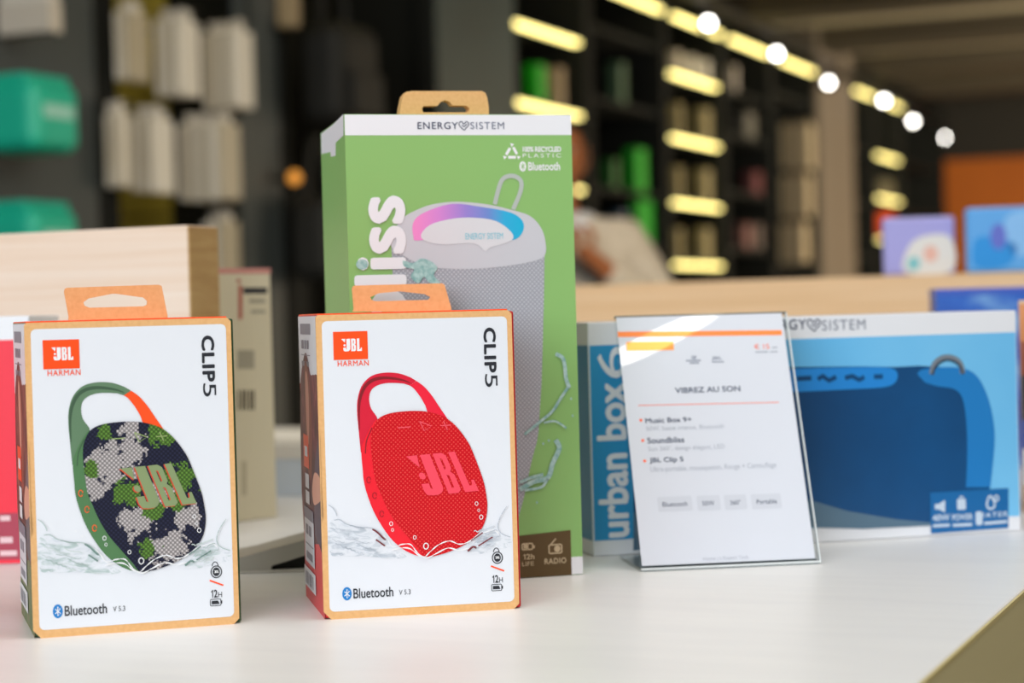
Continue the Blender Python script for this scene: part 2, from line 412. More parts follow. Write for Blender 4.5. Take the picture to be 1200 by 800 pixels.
RCT = {k: P2.rect(*v) for k, v in dict(tile=(390.5, 388.2, 430.8, 421.2), tl=(400, 396.7, 423.8, 411.4), harman=(395.5, 422.3, 432, 428.7),
       clip=(566.8, 383.6, 581.3, 436.5), five=(568.2, 438, 582.8, 453.2), bt=(414, 688.2, 460.8, 699.8), ver=(467.5, 690.5, 481, 696.3),
       h12=(575.8, 673.5, 589, 682.5), bat=(576, 684.3, 589.3, 691.7), clp=(576, 641, 589.3, 660), bte=(401, 687.6, 412, 703.2)).items()}
SLASH = L_(c4, [(835, 497), (889, 517)])
WHITE = L_(P2.px, [(376.3, 377), (594.6, 369.8), (602, 704), (387, 717)])

def speaker_box(root, pl, pal):
    w, d, H = JW, JD, JH
    body = link('carton_body', boxes_me([(-w / 2 + .001, w / 2 + .0017, -d / 2, d / 2, 0.0004, H - .0006)], 0.0012), pal['body'], root)
    link('top_panel', boxes_me([(-w / 2 + .001, w / 2 - .002, -d / 2 + .0005, d / 2 - .002, H - .0006, H + .0008)], .0004), M_orange, root, label='orange top of the box')
    ch, cb = .0022, .0042
    card = [(ch * .6, H), (w - ch, H), (w, H - ch), (w, cb * .75), (w - cb * .75, 0), (cb, 0), (0, cb * 1.1), (0, H - ch * .6)]
    fp = link('front_card', prism_me(card, .002, lambda u, v, t: (-w / 2 + u, -d / 2 - t, v)), M_kraft, root, label='kraft front card with white print')
    (a, b, c_, e) = WHITE
    pts = []
    u0, u1, v0, v1 = (a[0] + e[0]) / 2, (b[0] + c_[0]) / 2, (e[1] + c_[1]) / 2, (a[1] + b[1]) / 2
    pl.poly('printed_panel', rrect(u0, v0, u1, v1, .003), M_panel, fp, 1)
    pl.poly('logo_tile', rquad(RCT['tile']), M_orange, fp, 3)
    pl.put('logo_lettering', logo_in(rquad(RCT['tl'])), M_white, fp, 4)
    pl.text('maker_lettering', 'HARMAN', RCT['harman'], M_orange, fp, 3, bold=.005, space=1.1)
    pl.put('title_lettering', merge(text_vf('CLIP', RCT['clip'], -90, .034, 1.09), text_vf('5', RCT['five'], -90, -.012)), M_ink, fp, 3)
    # printed speaker
    pl.poly('pictured_strap', D['hl'], pal['strap'], fp, 3)
    pl.put('pictured_strap_fold', ribbon(D['hshade'], [.0004 + .0016 * math.sin(math.pi * i / (len(D['hshade']) - 1)) for i in range(len(D['hshade']))]), pal['strap2'], fp, 4)
    pl.poly('pictured_clip', D['hr'], pal['clip'], fp, 4)
    pl.poly('pictured_rim', D['rim'], pal['rim'], fp, 5)
    pl.put('pictured_rim_line', ribbon(D['rimline'], .0006), pal['strap2'], fp, 6)
    pl.poly('pictured_fabric', D['fab'], pal['fab'], fp, 7)
    pl.put('pictured_buttons', merge(segs(D['minus'], .0006), segs(D['play'], .0006), segs(D['plus'], .0006)), pal['btn'], fp, 8)
    if 'lsh' in pal:
        pl.put('pictured_lettering_edge', logo_in([(u - .0006, v - .0004) for u, v in D['logoq']]), pal['lsh'], fp, 8)
    pl.put('pictured_lettering', logo_in(D['logoq']), pal['logo'], fp, 9)
    pl.put('pictured_rim_marks', merge(*[segs([ell(p[0], p[1], .0012, .0018, 12)], .0005) for p in D['btns']]), pal['mark'], fp, 8)
    # printed water
    n = len(D['crest'])
    for q in D['wfield']: pl.poly('pictured_water_field', q, pal['wf'], fp, 2)
    pl.put('pictured_crest', ribbon(D['crest'], [.0002 + .0006 * abs(math.sin(i * .7)) for i in range(n)]), M_white, fp, 10)
    pl.put('pictured_crest', ribbon(D['crest2'], [.0002 + .0007 * abs(math.sin(i * .53)) for i in range(len(D['crest2']))]), M_white, fp, 10)
    for k in (0, 1):
        pl.put('splash_pattern', merge(*[ribbon(p, ww) for lf, p, ww in D['streaks'][::2] if lf == k], *[ribbon(p, .0005) for p in (D['splash'][:2] if k else D['splash'][2:])]), pal['water'], fp, 11)
        pl.put('pictured_ripples', merge(*[ribbon(p, ww) for lf, p, ww in D['streaks'][1::2] if lf == k]), pal['water2'], fp, 11)
    pl.put('spray_pattern', merge(*[ribbon(cr(L_(n6, p), 3, False), w_) for p, w_ in (([(365, 285), (395, 305), (425, 335), (440, 345)], .0011), ([(385, 345), (410, 362), (435, 380)], .0009), ([(900, 410), (930, 385), (950, 392)], .0012), ([(960, 380), (1000, 355), (1040, 330)], .0008), ([(920, 350), (950, 330), (985, 305)], .0007))]), pal['spray'], fp, 11)
    pl.put('drop_pattern', merge(*[ribbon(ell(p[0], p[1], r * .8, r, 12), r * .32, True) for p, r in D['drops']]), M_white, fp, 12)
    # wireless mark, version, icons
    u0, v0, u1, v1 = RCT['bte']
    pl.poly('wireless_badge', ell((u0 + u1) / 2, (v0 + v1) / 2, (u1 - u0) / 2, (v1 - v0) / 2), M_btblue, fp, 3)
    pl.put('wireless_rune', bluetooth_rune((u0 + u1) / 2, (v0 + v1) / 2, (v1 - v0) * .62, .0005), M_white, fp, 4)
    h = RCT['h12']; m1 = h[0] + (h[2] - h[0]) * .62
    bt = RCT['bat']; cp = RCT['clp']; cx = (cp[0] + cp[2]) / 2; hh = cp[3] - cp[1]
    bw = bt[2] - bt[0]
    pl.text('wireless_lettering', 'Bluetooth', RCT['bt'], M_ink, fp, 3, bold=.012)
    pl.text('version_lettering', 'V 5.3', RCT['ver'], M_ink, fp, 3)
    pl.put('hours_lettering', merge(twelve((h[0], h[1], m1, h[3]), .02), text_vf('H', (m1 + .0004, h[1], h[2], h[1] + (h[3] - h[1]) * .68))), M_ink, fp, 3)
    pl.put('battery_icon', merge(ribbon(rrect(bt[0], bt[1], bt[2] - bw * .12, bt[3], .0006), .0004, True), fill2d([[(bt[2] - bw * .1, bt[1] + .001), (bt[2], bt[1] + .001), (bt[2], bt[3] - .001), (bt[2] - bw * .1, bt[3] - .001)]]),
           fill2d([[(bt[0] + .0008, bt[1] + .0009), (bt[2] - bw * .22, bt[1] + .0009), (bt[2] - bw * .36, bt[3] - .0009), (bt[0] + .0008, bt[3] - .0009)]])), M_ink, fp, 3)
    pl.put('speaker_icon', merge(ribbon(ell(cx, cp[1] + hh * .36, (cp[2] - cp[0]) / 2 - .0004, hh * .35), .0006, True), fill2d([ell(cx, cp[1] + hh * .36, (cp[2] - cp[0]) / 2 - .0014, hh * .26)]),
           ribbon(ell(cx - .0006, cp[1] + hh * .66, .0018, hh * .3, 16, 0, math.pi), .0005)), M_ink, fp, 3)
    pl.put('icon_lettering', logo_in(rquad((cx - .0014, cp[1] + hh * .30, cx + .0014, cp[1] + hh * .45))), M_white, fp, 5)
    pl.put('icon_slash', segs([SLASH], .0009), M_orange, fp, 3)
    # printed left side
    s = left(root, w - .002, d); s.eps = .0001
    Q = lambda a, b, c, e: [(a * d, b * H), (c * d, b * H), (c * d, e * H), (a * d, e * H)]
    sd = s.poly('side_print', Q(.0, .0, 1, 1), pal['side_low'], body, 1)
    s.poly('side_white', Q(.0, .76, 1, .997), M_panel, body, 2)
    s.poly('side_photograph', cr([(u * d, v * H) for u, v in [(.0, .24), (.0, .70), (.22, .84), (.42, .87), (.6, .80), (.8, .80), (1, .75), (1, .24), (.8, .235)]], 3), pal['photo'], body, 3)
    s.poly('side_sleeve', cr([(u * d, v * H) for u, v in [(.72, .5), (.95, .6), (1, .56), (1, .26), (.62, .26), (.66, .4)]], 3), pal['sleeve'], body, 4)
    s.poly('side_hair', cr([(u * d, v * H) for u, v in [(.3, .82), (.42, .84), (.58, .74), (.6, .6), (.5, .44), (.34, .47), (.27, .62)]], 4), mat('auburn print', '#8a4a38', .45), body, 4)
    s.poly('side_face', cr([(u * d, v * H) for u, v in [(.34, .79), (.46, .79), (.5, .68), (.44, .56), (.35, .6)]], 4), mat('skin print', '#d79a82', .45), body, 5)
    s.poly('side_hand', cr([(u * d, v * H) for u, v in [(.55, .41), (.7, .47), (.98, .46), (1, .40), (.8, .37), (.6, .36)]], 4), mat('hand print', '#e3a58c', .45), body, 5)
    s.poly('side_label', [Q(.12, .935, .66, .972)], M_grey, body, 4)
    s.poly('side_lines', [Q(.16, .885, .3, .915), Q(.34, .885, .42, .915), Q(.46, .885, .56, .915), Q(.14, .862, .62, .865), Q(.16, .825, .54, .842)], M_grey, body, 4)
    s.poly('side_tile', Q(.14, .47, .42, .585), M_orange, body, 6)
    s.poly('side_tile_lines', [Q(.2, .51, .36, .545), Q(.2, .40, .4, .45), Q(.2, .345, .4, .39)], M_white, body, 7)
    s.poly('side_card', Q(.08, .135, .58, .33), M_panel, body, 6)
    s.poly('side_card_lines', [Q(.08, .29, .58, .33), Q(.16, .235, .28, .27), Q(.32, .235, .44, .27), Q(.12, .2, .54, .204), Q(.16, .15, .48, .175)], M_grey, body, 7)
    s.poly('barcode_label', Q(-.0, .045, .6, .115), M_white, body, 6)
    s.poly('barcode', [Q(.06 + .055 * i, .055, .06 + .055 * i + (.035 if i % 3 else .018), .1) for i in range(8)], M_grey, body, 7)
    # hang tab of kraft card at the rear edge
    tp = Plane(root, (-w / 2, d / 2 - .004, 0), (1, 0, 0), (0, 0, 1))
    o = tp.poly('hang_tab', [tp.pxs(q) for q in pal['tab']], M_kraft, root, 0)
    sm = o.modifiers.new('s', 'SOLIDIFY'); sm.thickness = .0014
    return root
def wfield(name, dk):
    return noise_mat(name, [(.36, dk), (.5, '#dfe4ec'), (.58, '#e3e7ef'), (.7, '#ccd4dd')], (1, 1, 2.6), 90, 4, .38, .5, 1.2)
_tab2 = [[(413, 365), (414.5, 362), (412.5, 338), (414, 335), (417, 334.4), (518, 331.8), (521, 333.5), (529, 361), (529, 365)],
         [(434, 348), (444, 343.5), (467, 341.3), (470, 341.3), (498, 344.5), (504.5, 348), (502, 351.2), (440, 352.8), (435.5, 351.3)]]
_tab1 = [[(80, 375), (80.5, 371), (75, 342), (76, 338), (79, 337), (186, 333.4), (189.5, 335), (196.5, 370), (196.5, 374)],
         [(97.8, 354), (104, 349.6), (132, 344), (136, 344), (168, 348.5), (172.5, 352.5), (172, 357), (168, 358.7), (105, 360.4), (99, 358)]]
pal2 = dict(body=mat('red carton', '#c4101c', .4), side_low=mat('red side print', '#e0323c', .4), strap=mat('crimson print', '#d80f34', .4), strap2=mat('dark crimson print', '#86101f', .4), clip=mat('bright red print', '#ee1638', .4),
            rim=mat('rim red print', '#f0102a', .4), fab=fabric('red speaker fabric print', '#c90216', '#ec4c48', .0026), btn=mat('rose print', '#f25564', .4), logo=mat('pink red print', '#f8485e', .4), mark=mat('deep red print', '#b00a22', .4),
            water=mat('pale water print', '#b4bcc8', .4), water2=mat('paler water print', '#ccd4de', .4), wf=wfield('cool water print', '#b9c2cd'), spray=mat('red spray print', '#7a3038', .4), photo=noise_mat('maroon photograph print', [(.35, '#3a1c22'), (.55, '#6a2a38'), (.7, '#a05a58')], nscale=60, rough=.45), sleeve=mat('charcoal sleeve print', '#4a3f52', .45), tab=_tab2)
pal1 = dict(body=mat('green carton', '#2f4d2c', .4), side_low=noise_mat('olive side print', [(.35, '#55743f'), (.65, '#7c7f58')], nscale=50, rough=.45), strap=mat('sage print', '#5f8062', .4), strap2=mat('dark sage print', '#3d5a44', .4), clip=mat('vivid orange print', '#fb5015', .4),
            rim=mat('rim green print', '#4d7a4e', .4), fab=camo(P1, JW, [(122, 548, 26), (148, 532, 24), (108, 570, 16), (162, 612, 24), (200, 645, 22), (216, 606, 16), (150, 502, 11), (186, 580, 16)], [(190, 508, 18), (146, 578, 17), (213, 558, 20), (180, 600, 13), (172, 645, 13), (106, 552, 10), (120, 505, 9), (205, 590, 12)]), btn=mat('light green print', '#93a86a', .4), logo=mat('olive lettering print', '#84966a', .4), lsh=mat('orange lettering edge', '#d4452a', .4), mark=mat('orange mark print', '#f0602a', .4),
            water=mat('green water print', '#a9bcba', .4), water2=mat('pale green water print', '#c8d5d4', .4), wf=wfield('green tinted water print', '#b2c4c4'), spray=mat('green spray print', '#6c8a84', .4), photo=noise_mat('brown photograph print', [(.35, '#3f2a26'), (.55, '#71453a'), (.7, '#a8675a')], nscale=60, rough=.45), sleeve=mat('slate sleeve print', '#5b6167', .45), tab=_tab1)
speaker_box(jbox1, P1, pal1)
speaker_box(jbox2, P2, pal2)

# ================================================================== GREEN SPEAKER BOX
GW, GH, GD = 0.15532, 0.31073, 0.085
gbox = carton('speaker_box', 'tall green box picturing a grey cylindrical speaker', -0.10545, 1.301917, 0.28, GW, GD)
M_green = mat('leaf green carton', '#8cbd70', .42)
gp, gs = front(gbox, GW, GD), left(gbox, GW, GD)
kx = gs.px(391, 144.5); rx = gs.px(376, 156)
fk = lambda q: max(-GD / 2, min(GD / 2, GD / 2 - q[0]))
prof = [(-GD / 2, 0), (-GD / 2, GH), (-GD / 2 + .004, GH), (GD / 2 * .2, GH - .006), (GD / 2, GH - .012), (GD / 2, 0)]
prof = [(-GD / 2, .0004), (-GD / 2, GH), (fk(kx), kx[1]), (GD / 2, rx[1] + .0), (GD / 2, .0004)]
gb = link('carton_body', prism_me(prof, GW, lambda u, v, t: (-GW / 2 + t, u, v)), M_green, gbox)
M_gwhite = mat('white carton print', '#e9ecf2', .42)
gp.poly('white_band', [(0, gp.px(536, 158.3)[1]), (GW, gp.px(536, 158.3)[1]), (GW, GH - .0003), (0, GH - .0003)], M_gwhite, gb, 1)
sb = [(402.5, 133.2), (391, 144.8), (376.5, 156.3), (376.8, 180), (387.5, 177.5), (387.8, 183), (393.4, 182), (393.6, 166.5), (402.7, 158)]
gs.poly('white_band_side', [(max(0.0003, min(GD, u)), v - .0003) for u, v in gs.pxs(sb)], M_gwhite, gb, 1)
M_navy = mat('navy ink', '#3c4560', .45)
def heart(pl, rc, w):
    u0, v0, u1, v1 = rc; f = lambda a, b: (u0 + a * (u1 - u0), v0 + b * (v1 - v0))
    pts = cr([f(*p) for p in [(.5, .0), (.05, .55), (.08, .9), (.28, 1), (.5, .72), (.72, 1), (.95, .85), (.92, .5), (.66, .2)]], 4)
    return merge(ribbon(pts, w, True), segs([[f(.3, .6), f(.5, .38), f(.8, .72)]], w))
def energy(pl, x0, x1, xh0, xh1, y0, y1, m1, m2, parent, full=True):
    if full: pl.text('brand_lettering', 'ENERGY', pl.rect(x0, y0, xh0 - 1, y1), m1, parent, 3, bold=.008, space=1.12)
    hr = pl.rect(xh0, y0 - .5, xh1, y1 + 1)
    pl.put('brand_heart', heart(pl, hr, (hr[3] - hr[1]) * .11), m1, parent, 3)
    pl.text('brand_lettering', 'SISTEM', pl.rect(xh1 + 1.5, y0, x1, y1), m2, parent, 3, bold=0, space=1.15)
energy(gp, 489, 590.6, 537.5, 549.5, 143, 151.3, M_navy, mat('slate ink', '#5a6480', .45), gb)
c5 = lambda X, Y: gp.px(360 + X / 3.077, 90 + Y / 3.077)
c6 = lambda X, Y: gp.px(560 + X / 2.759, 400 + Y / 2.759)
# recycling and wireless marks
rc = L_(c5, [(738, 245), (762, 290), (712, 290)])
gm = [[rc[0], rc[1], rc[2], rc[0]]]
gp.put('recycling_mark', merge(*[segs([[(a[0] * .8 + b[0] * .2, a[1] * .8 + b[1] * .2), (a[0] * .25 + b[0] * .75, a[1] * .25 + b[1] * .75)]], .0019) for a, b in zip(rc, rc[1:] + rc[:1])],
       *[fill2d([[(b[0] + .0016 * math.cos(t), b[1] + .0016 * math.sin(t)) for t in (.3, 2.4, 4.5)]]) for b in rc]), M_white, gb, 2)
gp.put('small_lettering', merge(text_vf('100% RECYCLED', (*c5(777, 271), *c5(915, 251)), 0, .03, .92), text_vf('PLASTIC', (*c5(777, 291), *c5(915, 276)), 0, -.01, 1.4),
       text_vf('Bluetooth', (*c5(797, 338), *c5(911, 307)), 0, .02)), M_white, gb, 2)
q = c5(777, 323)
gp.poly('wireless_badge', ell(q[0], q[1], .0024, .0034), M_white, gb, 2)
gp.put('wireless_rune', bluetooth_rune(q[0], q[1], .0044, .0005), M_green, gb, 3)
# pictured cylinder speaker
M_gfab = fabric('grey speaker fabric print', '#9fa3ad', '#cfd2d8', .0030)
gp.poly('pictured_fabric', cr(L_(c5, [(858, 600), (856, 640)]), 2, False) + L_(gp.px, [(638, 300), (637.5, 340), (636, 400), (634.5, 450), (631, 505)]) + cr(L_(gp.px, [(629, 518), (623, 540), (612, 590), (600, 615), (560, 632), (520, 636), (488, 628), (470, 600), (464, 540)]), 4, False) + L_(c5, [(310, 760), (303, 600), (330, 560)]), M_gfab, gb, 2)
gp.poly('pictured_lip', cr(L_(c5, [(302, 610), (318, 545), (350, 505), (390, 482), (450, 460), (540, 450), (650, 460), (730, 478), (800, 500), (840, 540), (858, 590), (855, 645), (800, 668), (700, 684), (600, 692), (480, 690), (400, 672), (340, 640)]), 4), mat('pale grey print', '#c9ccd4', .4), gb, 3)
mg = mat('lit dish print', rough=.4); t = NT(mg)
sep = t.n('ShaderNodeSeparateXYZ'); t.l(t.co(), sep.inputs[0])
xa, xb = c5(380, 0)[0] - GW / 2, c5(775, 0)[0] - GW / 2
fac = t.math('DIVIDE', t.math('SUBTRACT', sep.outputs['X'], xa), xb - xa)
t.l(t.ramp(fac, [(0, '#f08fd0'), (.2, '#d88ad8'), (.45, '#9a86d8'), (.65, '#6f8fd6'), (.8, '#2fb0e0'), (1, '#10b4dc')]), t.b.inputs['Base Color'])
gp.poly('pictured_light_ring', cr(L_(c5, [(382, 575), (382, 525), (420, 490), (520, 458), (620, 468), (730, 488), (776, 520), (776, 560), (738, 588), (650, 560), (520, 570), (400, 590)]), 4), mg, gb, 4)
gp.poly('pictured_top_disc', cr(L_(c5, [(410, 580), (440, 535), (520, 512), (600, 508), (680, 520), (735, 560), (735, 590), (660, 615), (640, 628), (600, 600), (480, 604)]), 4), mat('near white print', '#d9dce2', .4), gb, 5)
gp.put('pictured_top_lettering', text_vf('ENERGY SISTEM', (*c5(570, 586), *c5(705, 562))), mat('cyan print', '#6cc4d8', .4), gb, 6)
gp.put('pictured_loop', ribbon(cr(L_(c5, [(676, 460), (688, 410), (702, 372), (725, 358), (752, 360), (771, 378), (768, 415), (742, 478)]), 4, False), .0030), mat('loop grey print', '#b4bfba', .4), gb, 3)
gp.text('title_lettering', 'soundbliss', (c5(0, 480)[0] if False else c5(168, 700)[0], gp.px(440, 607)[1], c5(355, 560)[0], c5(300, 428)[1]), M_gwhite, gb, 7, rot=90, bold=.03)
M_splash = noise_mat('teal water print', [(.35, '#7fb0ae'), (.65, '#b8d6d4')], nscale=300, rough=.4)
gp.poly('pictured_splash', [cr(L_(c5, [(345, 662), (380, 672), (410, 655), (450, 668), (468, 690), (455, 715), (480, 745), (440, 742), (420, 720), (400, 745), (372, 720), (385, 695), (350, 685)]), 3)], M_splash, gb, 8)
gp.poly('pictured_droplet', ell(*c5(197, 676), .0040, .0034, 18), M_splash, gb, 8)
gp.put('pictured_droplets', merge(*[ribbon(cr(L_(c6, p), 4, False), w) for p, w in [([(250, 40), (272, 52), (280, 80), (284, 120), (295, 150)], .0026), ([(292, 145), (262, 190), (240, 225), (205, 255), (150, 300)], .0020), ([(212, 262), (250, 258), (285, 280)], .0014),
       ([(250, 318), (262, 345), (240, 395), (225, 440), (180, 452), (135, 478)], .0034), ([(210, 430), (170, 440), (135, 455)], .0022), ([(225, 440), (205, 470), (150, 480)], .0018)]],
       *[fill2d([ell(*c6(*p), .0007, .0009, 10)]) for p in [(300, 185), (210, 330), (228, 320), (190, 520), (305, 240)]]), M_splash, gb, 8)
M_brown = mat('brown label print', '#5a4520', .5)
lb = gp.pxs([(600, 628.5), (668.5, 620.8), (669.8, 673.3), (600, 677.5)])
gp.poly('spec_label', lb, M_brown, gb, 3)
M_tan = mat('tan ink', '#c9b795', .5)
r1 = (*c6(143, 705), *c6(182, 685)); r2 = (*c6(215, 720), *c6(285, 697)); r3 = (*c6(143, 726), *c6(180, 710))
ra = c6(230, 685); rb = c6(270, 655)
gp.put('spec_lettering', merge(twelve(r1, .02, 'h'), text_vf('RADIO', r2, 0, .02, 1.1), text_vf('LIFE', r3, 0, -.01),
       ribbon(rrect(ra[0], ra[1], rb[0], rb[1], .001), .0009, True), fill2d([ell((ra[0] * .35 + rb[0] * .65), (ra[1] + rb[1]) / 2, .0022, .0022)]), segs([[(ra[0] + .001, rb[1]), (rb[0] - .004, rb[1] + .004)]], .0008),
       ribbon(rrect(*c6(143, 673), *c6(176, 652), .0008), .0009, True), fill2d([[c6(147, 669), c6(163, 669), c6(163, 656), c6(147, 656)]]), segs([[c6(180, 658), c6(180, 668)]], .0014)), M_tan, gb, 4)
gp.poly('white_foot_band', [(gp.px(640, 652)[0], .0006), (GW, .0006), (GW, gp.px(676, 652)[1]), (gp.px(640, 652)[0], gp.px(676, 652)[1])], M_gwhite, gb, 1)
gt = Plane(gbox, (-GW / 2, -GD / 2 + .014, 0), (1, 0, 0), (0, 0, 1))
cg = lambda X, Y: gt.px(360 + X / 3.077, 90 + Y / 3.077)
o = gt.poly('hang_tab', [L_(cg, [(333, 140), (336, 112), (345, 70), (358, 54), (375, 51), (630, 51), (643, 58), (650, 78), (655, 112), (655, 140)]),
            L_(cg, [(418, 128), (414, 115), (420, 105), (470, 104), (482, 90), (497, 84), (515, 90), (524, 103), (575, 104), (586, 114), (584, 124), (572, 128)])], M_kraft, gbox, 0)
sm = o.modifiers.new('s', 'SOLIDIFY'); sm.thickness = .009; sm.offset = -1

# ================================================================== BLUE SPEAKER BOX
BW, BH, BD = 0.344932, 0.169626, 0.085
bbox = carton('speaker_box', 'wide blue box picturing a dark blue boombox speaker', 0.054819, 1.438148, 0.2671, BW, BD)
bp = front(bbox, BW, BD); bs = left(bbox, BW, BD)
M_sky = noise_mat('sky blue carton print', [(.3, '#58b2ea'), (.7, '#82caf4')], nscale=4, rough=.42)
M_bwhite = mat('white carton', '#e6e9f0', .45)
bb = link('carton_body', boxes_me([(-BW / 2, BW / 2, -BD / 2, BD / 2, .0004, BH)], .0008), M_bwhite, bbox)
vt, vb = .155, .0125
vt = (bp.px(1187, 389.5)[1] + bp.px(719, 403.5)[1]) / 2; vb = (bp.px(1190, 603)[1] + bp.px(720, 634)[1]) / 2
bp.poly('blue_field', [(.001, vb), (BW - .001, vb), (BW - .001, vt), (.001, vt)], M_sky, bb, 1)
us = bp.px(739, 500)[0]
bp.poly('blue_spine', [(.001, vb), (us, vb), (us, vt), (.001, vt)], mat('cyan blue print', '#2f97cf', .42), bb, 2)
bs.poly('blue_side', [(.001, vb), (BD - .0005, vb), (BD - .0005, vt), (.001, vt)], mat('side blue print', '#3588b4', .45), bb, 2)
energy(bp, 886, 1014, 945.5, 961.5, 374.5, 386.5, M_navy, mat('grey slate ink', '#7d8494', .45), bb)
tr = lambda x0, y0, x1, y1: bp.rect(x0, y0, x1, y1)
bp.put('title_lettering', merge(text_vf('urban box', tr(700, 448, 735.5, 630), 90, .028), text_vf('6', tr(700, 406, 733, 443), 90, -.02)), M_bwhite, bb, 3)
c8 = lambda X, Y: bp.px(900 + X / 2.667, 340 + Y / 2.667)
M_deep = noise_mat('deep blue fabric print', [(.3, '#073f6e'), (.7, '#0a4e84')], (1, 1, 1), 9, 5, .42)
bp.poly('pictured_speaker', [bp.px(742, 440)] + L_(c8, [(80, 240), (300, 238), (400, 240), (470, 236), (540, 240)]) + cr(L_(c8, [(600, 243), (650, 268), (680, 320), (700, 390), (707, 460), (702, 540), (692, 620), (670, 690), (630, 722)]), 3, False) + L_(c8, [(500, 732), (450, 728), (300, 708), (130, 660)]) + [bp.px(742, 600)], M_deep, bb, 3)
M_rimb = mat('rim blue print', '#1b7cc4', .4)
bp.poly('pictured_end', cr(L_(c8, [(466, 262), (480, 248), (540, 240), (610, 244), (652, 268), (682, 322), (701, 392), (708, 462), (702, 540), (694, 615)]), 3, False) + cr(L_(c8, [(618, 615), (622, 500), (618, 400), (606, 335), (580, 308), (530, 300), (490, 288)]), 3, False), M_rimb, bb, 4)
bp.poly('pictured_controls', [bp.px(742, 445)] + cr(L_(c8, [(80, 245), (240, 241), (350, 240), (392, 246), (405, 266), (392, 292), (350, 304), (240, 310), (80, 318)]), 3, False) + [bp.px(742, 468)], mat('control blue print', '#1f86d6', .4), bb, 4)
bp.put('pictured_control_marks', merge(segs([L_(c8, [(90, 276), (135, 274)]), L_(c8, [(155, 278), (170, 268), (190, 282), (212, 270)]), L_(c8, [(240, 274), (262, 268), (285, 280), (300, 270)]), L_(c8, [(330, 270), (358, 269)])], .0035)), M_deep, bb, 5)
bp.put('pictured_ring', ribbon(cr(L_(c8, [(510, 262), (516, 236), (534, 216), (560, 209), (586, 216), (602, 234), (607, 260)]), 5, False), .0042), mat('grey ring print', '#77828e', .4), bb, 6)
bp.put('pictured_ring_shade', ribbon(cr(L_(c8, [(512, 264), (522, 240), (538, 224), (560, 217), (584, 224), (600, 240), (608, 262)]), 5, False), .0016), mat('dark ring print', '#2b3a4c', .4), bb, 7)
bp.poly('pictured_reflection', [bp.px(742, 645)] + L_(c8, [(100, 740), (300, 745), (510, 735), (512, 726), (400, 715), (250, 690), (130, 655)]) + [bp.px(742, 600)], noise_mat('grey blue print', [(.3, '#4b6a84'), (.7, '#5d7a90')], nscale=12, rough=.42), bb, 4)
M_lab = mat('spec label blue', '#0d66a6', .42)
bp.poly('spec_label', L_(c8, [(505, 632), (750, 618), (750, 742), (508, 760)]), M_lab, bb, 6)
bp.put('spec_lettering', merge(text_vf('40W', (*c8(512, 722), *c8(566, 698)), 0, .03), text_vf('POWER', (*c8(574, 720), *c8(638, 696)), 0, .03), text_vf('WATER', (*c8(648, 712), *c8(748, 690)), 0, .02, 1.2),
       segs([L_(c8, [(514, 736), (566, 733)]), L_(c8, [(576, 734), (636, 731)]), L_(c8, [(674, 728), (746, 722)])], .0022),
       fill2d([L_(c8, [(520, 668), (532, 667), (552, 655), (552, 694), (532, 684), (520, 684)])]), fill2d([rrect(*c8(590, 686), *c8(616, 650), .001)]), fill2d([rrect(*c8(597, 648), *c8(609, 642), .0003)]),
       fill2d([rrect(*c8(648, 734), *c8(668, 690), .0015)]),
       ribbon(cr(L_(c8, [(692, 642), (682, 668), (690, 682), (704, 678), (706, 662)]), 4), .0016, True), ribbon(cr(L_(c8, [(712, 640), (706, 652), (714, 658), (719, 650)]), 3), .0012, True)), mat('pale label ink', '#c6d6e8', .45), bb, 7)

# ================================================================== ACRYLIC SIGN
sign = thing('sign_holder', 'leaning clear acrylic sign holder before the blue box', 'sign', (0.08411, 1.35161, ZT), 0.135)
SW, SH, LE = 0.12244, 0.18403, 0.396
UPs = Vector((0, math.sin(LE), math.cos(LE)))
spl = Plane(sign, (0, -.0012, .003), (1, 0, 0), UPs)
M_acr = bpy.data.materials.new('clear acrylic'); M_acr.use_nodes = True
nt = M_acr.node_tree; nt.nodes.remove(nt.nodes['Principled BSDF'])
tb, gb_, mx, fr = nt.nodes.new('ShaderNodeBsdfTransparent'), nt.nodes.new('ShaderNodeBsdfGlossy'), nt.nodes.new('ShaderNodeMixShader'), nt.nodes.new('ShaderNodeFresnel')
tb.inputs[0].default_value = (.93, .95, .95, 1); gb_.inputs['Roughness'].default_value = .03; fr.inputs[0].default_value = 1.3
nt.links.new(fr.outputs[0], mx.inputs[0]); nt.links.new(tb.outputs[0], mx.inputs[1]); nt.links.new(gb_.outputs[0], mx.inputs[2]); nt.links.new(mx.outputs[0], nt.nodes['Material Output'].inputs[0])
Nn = spl.N
def slab(u0, u1, v0, v1, t0, t1):
    vs = [spl.o + Vector((u, 0, 0)) + UPs * v + Nn * t for t in (t0, t1) for u, v in ((u0, v0), (u1, v0), (u1, v1), (u0, v1))]
    return me_from(vs, [(3, 2, 1, 0), (4, 5, 6, 7), (0, 1, 5, 4), (1, 2, 6, 5), (2, 3, 7, 6), (3, 0, 4, 7)])
link('acrylic_back', slab(-.001, SW + .0022, -.001, SH + .0005, -.0026, -.0006), M_acr, sign)
link('acrylic_edge', merge_me := slab(SW + .0018, SW + .0026, -.001, SH, -.0022, .0006), mat('acrylic edge', '#dde4e6', .15), sign)
link('acrylic_edge', slab(-.001, SW + .0026, -.0022, -.001, -.0022, .0012), mat('acrylic edge', '#dde4e6', .15), sign)
link('acrylic_edge', slab(-.001, SW + .0026, SH + .0002, SH + .0011, -.0026, .0004), mat('acrylic top edge', '#8a8478', .15), sign)
link('acrylic_foot', boxes_me([(-.001, SW + .0022, 0, .075, 0, .0022)]), M_acr, sign)
pp = link('paper_insert', slab(0, SW - .001, .001, SH, -.0004, 0), mat('paper', '#d3d8e3', .4), sign, label='printed price sheet')
